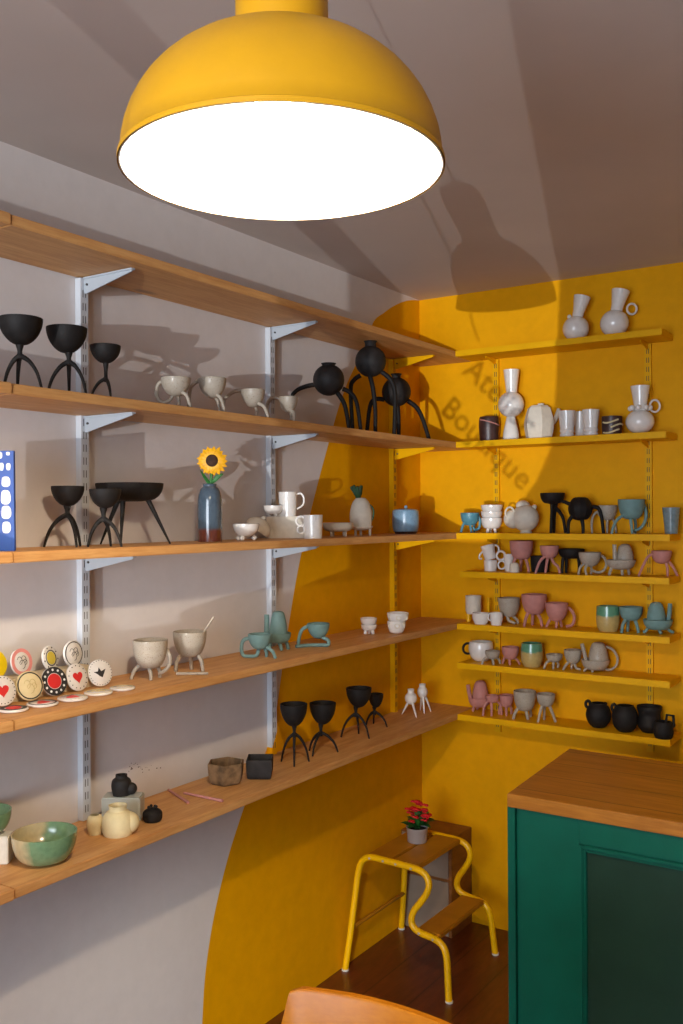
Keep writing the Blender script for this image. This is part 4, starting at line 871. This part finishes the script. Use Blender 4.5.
# ------------------------------------------------------------------ counter
CX, CY, CB = .889, -1.182, -.66
tag(MB().prism([(CX, CY), (2.35, CY), (2.35, CB), (CX-.03, CB)], 2, .867, .9).build('counter_top', M['counter'], bevel=.002), 'brown wooden worktop on the green cabinet', 'worktop')
cab = empty('green_cabinet', (CX, CY, 0), 0, 'dark green panelled cabinet under the brown worktop at the right', 'cabinet')
x0 = .0
MB().box((x0, .02, 0), (1.44, .5, .8665)).build('carcass', M['green'], cab)
MB().box((x0-.002, .006, 0), (x0+.018, .0195, .8665)).build('corner_post', M['green'], cab, bevel=.001)
def frame(a, b, c, d, wd, y0, y1):
    w = MB(); w.box((a, y0, c), (a+wd, y1, d)).box((b-wd, y0, c), (b, y1, d)).box((a+wd, y0, d-wd), (b-wd, y1, d)).box((a+wd, y0, c), (b-wd, y1, c+wd)); return w
fr = MB(); px0, px1, pz0, pz1 = .182, 1.24, .12, .806
fr.box((.028, .01, 0), (px0, .0195, .8665)).box((px1, .01, 0), (1.44, .0195, .8665)).box((px0, .01, pz1), (px1, .0195, .8665)).box((px0, .01, 0), (px1, .0195, pz0))
fr.build('face_frame', M['green'], cab, bevel=.001)
w = frame(px0, px1, pz0, pz1, .010, .003, .0098); w.build('moulding', M['green'], cab, bevel=.0025)
pn = C.objects['moulding']
frame(px0+.01, px1-.01, pz0+.01, pz1-.01, .007, .007, .0195).build('inner_moulding', M['green'], pn, bevel=.002)
MB().box((px0+.017, .016, pz0+.017), (px1-.017, .0195, pz1-.017)).build('inset_panel', M['greend'], pn)

# ------------------------------------------------------------------ stool, boxes, plant
st = empty('step_stool', (0, 0, 0), 0, 'yellow tubular two-step stool with worn amber slats, by the left wall', 'stool')
prof = [(.018, .0), (.034, .13), (.048, .27), (.058, .35), (.073, .385), (.105, .402), (.16, .402), (.23, .40), (.29, .397), (.322, .384), (.336, .357), (.328, .325), (.305, .29), (.282, .258), (.274, .228), (.285, .205), (.315, .193), (.362, .187), (.394, .172), (.410, .14), (.417, .08), (.424, .0)]
def yl(z): return -.600+.035*(z/.4)
def yr(z): return -.205-.028*(z/.4)
for fy, nm in ((yl, 0), (yr, 1)):
    kx = 1 if nm == 0 else .965
    MB().tube([(.0125+(x-.0125)*kx, fy(z), z) for x, z in prof], .0115, 12, sub=4).build('side_frame', M['ymetal'], st, True)
    for x in (.018, .424):
        MB().lathe([(0, .0003), (.013, .0003), (.013, .006), (0, .006)], (.0135+(x-.0125)*kx, fy(0), 0), 16).build('foot_cap', M['white_rubber'], st, True)
    sgn = -1 if nm == 0 else 1
    for x, z in ((.105, .401), (.16, .402), (.21, .401), (.27, .398), (.31, .195), (.362, .187)):
        MB().lathe([(0, 0), (.0045, 0), (.0035, .002), (0, .0025)], (x, fy(z)+sgn*.0112, z), 10, ('X', -sgn*PI/2)).build('rivet', M['silver'], st, True)
def slat(xa, xb, z):
    MB().box((xa, yl(z)+.012, z-.012), (xb, yr(z)-.012, z+.006)).build('tread_slat', M['yslat'], st, bevel=.003)
slat(.085, .183, .402); slat(.19, .292, .402); slat(.288, .378, .193)
MB().tube([(.038, yl(.147)+.008, .147), (.038, yr(.147)-.008, .147)], .007, 10).build('crossbar', M['yslat'], st, True)
PPx, PPy, PPz = .172, -.352, .4085
pt = empty('potted_plant', (PPx, PPy, PPz), 0, 'red flowering plant in a small steel pot on the step stool', 'plant')
MB().lathe([(0, 0), (.034, 0), (.036, .002), (.0385, .048), (.041, .05), (.041, .053), (.0375, .053), (.034, .01), (0, .01)], seg=32).build('pot', M['silver'], pt, True)
MB().lathe([(0, .044), (.0365, .044), (.0365, .04), (0, .04)], seg=20).build('soil', M['soil'], pt)
random.seed(5); lf = MB(); rd = MB()
for k in range(34):
    a = random.uniform(0, 2*PI); el = random.uniform(-.1, 1.1); L = random.uniform(.042, .066); b0 = Vector((random.uniform(-.015, .015), random.uniform(-.015, .015), .052+random.uniform(0, .02)))
    d = Vector((math.cos(a)*math.cos(el), math.sin(a)*math.cos(el), math.sin(el))); p = d.cross(Vector((0, 0, 1))).normalized()*.017; vs = []
    for t, wv, dz in ((0, .2, 0), (.35, 1, .004), (.7, .8, .003), (1, .05, -.004)):
        c_ = b0+d*L*t+Vector((0, 0, dz)); vs += [c_-p*wv, c_+Vector((0, 0, -.003*wv)), c_+p*wv]
    lf.add(vs, [(i*3+j, i*3+j+1, i*3+j+4, i*3+j+3) for i in range(3) for j in range(2)])
lf.build('leaves', M['leaf'], pt, True)
for k in range(34):
    a = random.uniform(0, 2*PI); rr = random.uniform(.0, .055); z = .118+random.uniform(-.03, .026)-rr*.35
    c_ = Vector((rr*math.cos(a)-.003, rr*math.sin(a), z))
    for q in range(5):
        b = 2*PI*q/5; rd.ball(c_+Vector((.007*math.cos(b), .007*math.sin(b), .001*q % 2)), .0062, 8, 6, (1, 1, .6))
rd.build('blossoms', M['red'], pt, True)
tk = MB()
for k in range(8):
    a = 2*PI*k/8; tk.tube([(.008*math.cos(a), .008*math.sin(a), .045), (.02*math.cos(a), .02*math.sin(a), .095)], .0012, 6)
tk.build('stems', M['leaf'], pt, True)
for k, (z0, z1, lab) in enumerate(((0, .2145, 'lower wooden box with a taupe front in the corner behind the stool'), (.215, .372, 'upper wooden box with a taupe front, stacked in the corner behind the stool'))):
    b = empty('storage_box', (.003, -.18, z0+.0002), 0, lab, 'box', 'stacked wooden boxes in the corner')
    MB().box((0, .004, 0), (.217, .178, z1-z0)).build('case', M['crate'], b, bevel=.0015)
    MB().box((.004, 0, .005), (.205, .0038, z1-z0-.006)).build('front_panel', M['panel'], b, bevel=.001)

# ------------------------------------------------------------------ chair
ch = empty('wooden_chair', (0, 0, 0), 0, 'light wooden chair with a curved back rail at the bottom edge', 'chair')
def backrest():
    w = MB(); n = 28; xs = []
    a0 = Vector((.955, -2.19)); 
    for i in range(n+1):
        t = i/n; x = .944+.44*t; y = -2.188+.05*(1-(2*t-1)**2)
        xs.append((x, y, t))
    vs = []
    for x, y, t in xs:
        e = min(t, 1-t); k = min(1, e/.06); rise = math.sqrt(max(0, 1-(1-k)**2))
        zt = .782+.072*rise-.012*max(0, t-.3); zb = .62
        for yy, zz2 in ((-.008, zb), (-.008, zt-.006), (-.004, zt), (.006, zt), (.010, zt-.006), (.010, zb)): vs.append((x, y+yy, zz2))
    m_ = 6; fs = [(i*m_+j, i*m_+(j+1) % m_, (i+1)*m_+(j+1) % m_, (i+1)*m_+j) for i in range(n) for j in range(m_)]+[tuple(range(m_)), tuple(n*m_+j for j in range(m_))]
    return w.add(vs, fs)
backrest().build('backrest', M['chair'], ch, True)
w = MB().prism([(.98, -2.14), (1.37, -2.14), (1.40, -2.55), (.95, -2.55)], 2, .44, .46); w.build('seat', M['chair'], ch, bevel=.004)
for sx in (.985, 1.365):
    MB().tube([(sx, -2.12, .0), (sx, -2.14, .45), (sx, -2.122, .66)], [.013, .014, .011], 12).build('rear_leg', M['chair'], ch, True)
    MB().tube([(sx, -2.52, .0), (sx, -2.51, .44)], [.012, .015], 12).build('front_leg', M['chair'], ch, True)

# ------------------------------------------------------------------ light
def area(name, loc, rot, sx, sy, power, col):
    l = bpy.data.lights.new(name, 'AREA'); l.shape = 'RECTANGLE'; l.size = sx; l.size_y = sy; l.energy = power; l.color = col
    o = bpy.data.objects.new(name, l); C.objects.link(o); o.location = loc; o.rotation_euler = rot; return o
area('window_daylight', (1.65, WY-.3, 1.42), (PI/2, 0, PI), 2.4, 1.6, 220, (.79, .88, 1.0)).rotation_euler = (PI/2, 0, 0)
s = bpy.data.lights.new('street_sun_glint', 'SUN'); s.energy = 1.8; s.angle = math.radians(.18); s.color = (1, .98, .95)
so = bpy.data.objects.new('street_sun_glint', s); C.objects.link(so); so.rotation_euler = SUN.to_track_quat('-Z', 'Y').to_euler(); so.location = (3, -8, .8)
sp = bpy.data.lights.new('street_reflection', 'SPOT'); sp.energy = 750; sp.spot_size = math.radians(9); sp.spot_blend = 1; sp.shadow_soft_size = .05; sp.color = (1, .97, .9)
spo = bpy.data.objects.new('street_reflection', sp); C.objects.link(spo); spo.location = (2.55, -6.5, 1.9)
spo.rotation_euler = (Vector((0, -1.15, .18))-Vector((2.55, -6.5, 1.9))).to_track_quat('-Z', 'Y').to_euler()
wd = bpy.data.worlds.new('world'); bpy.context.scene.world = wd; wd.use_nodes = True
wd.node_tree.nodes['Background'].inputs[0].default_value = (.62, .76, 1, 1); wd.node_tree.nodes['Background'].inputs[1].default_value = 1.0
sc = bpy.context.scene
sc.view_settings.view_transform = 'Standard'; sc.view_settings.look = 'None'; sc.view_settings.gamma = 1; sc.view_settings.exposure = -0.2; sc.view_settings.use_curve_mapping = False
sc.cycles.use_denoising = True; sc.cycles.max_bounces = 8; sc.cycles.diffuse_bounces = 5; sc.cycles.sample_clamp_indirect = 4
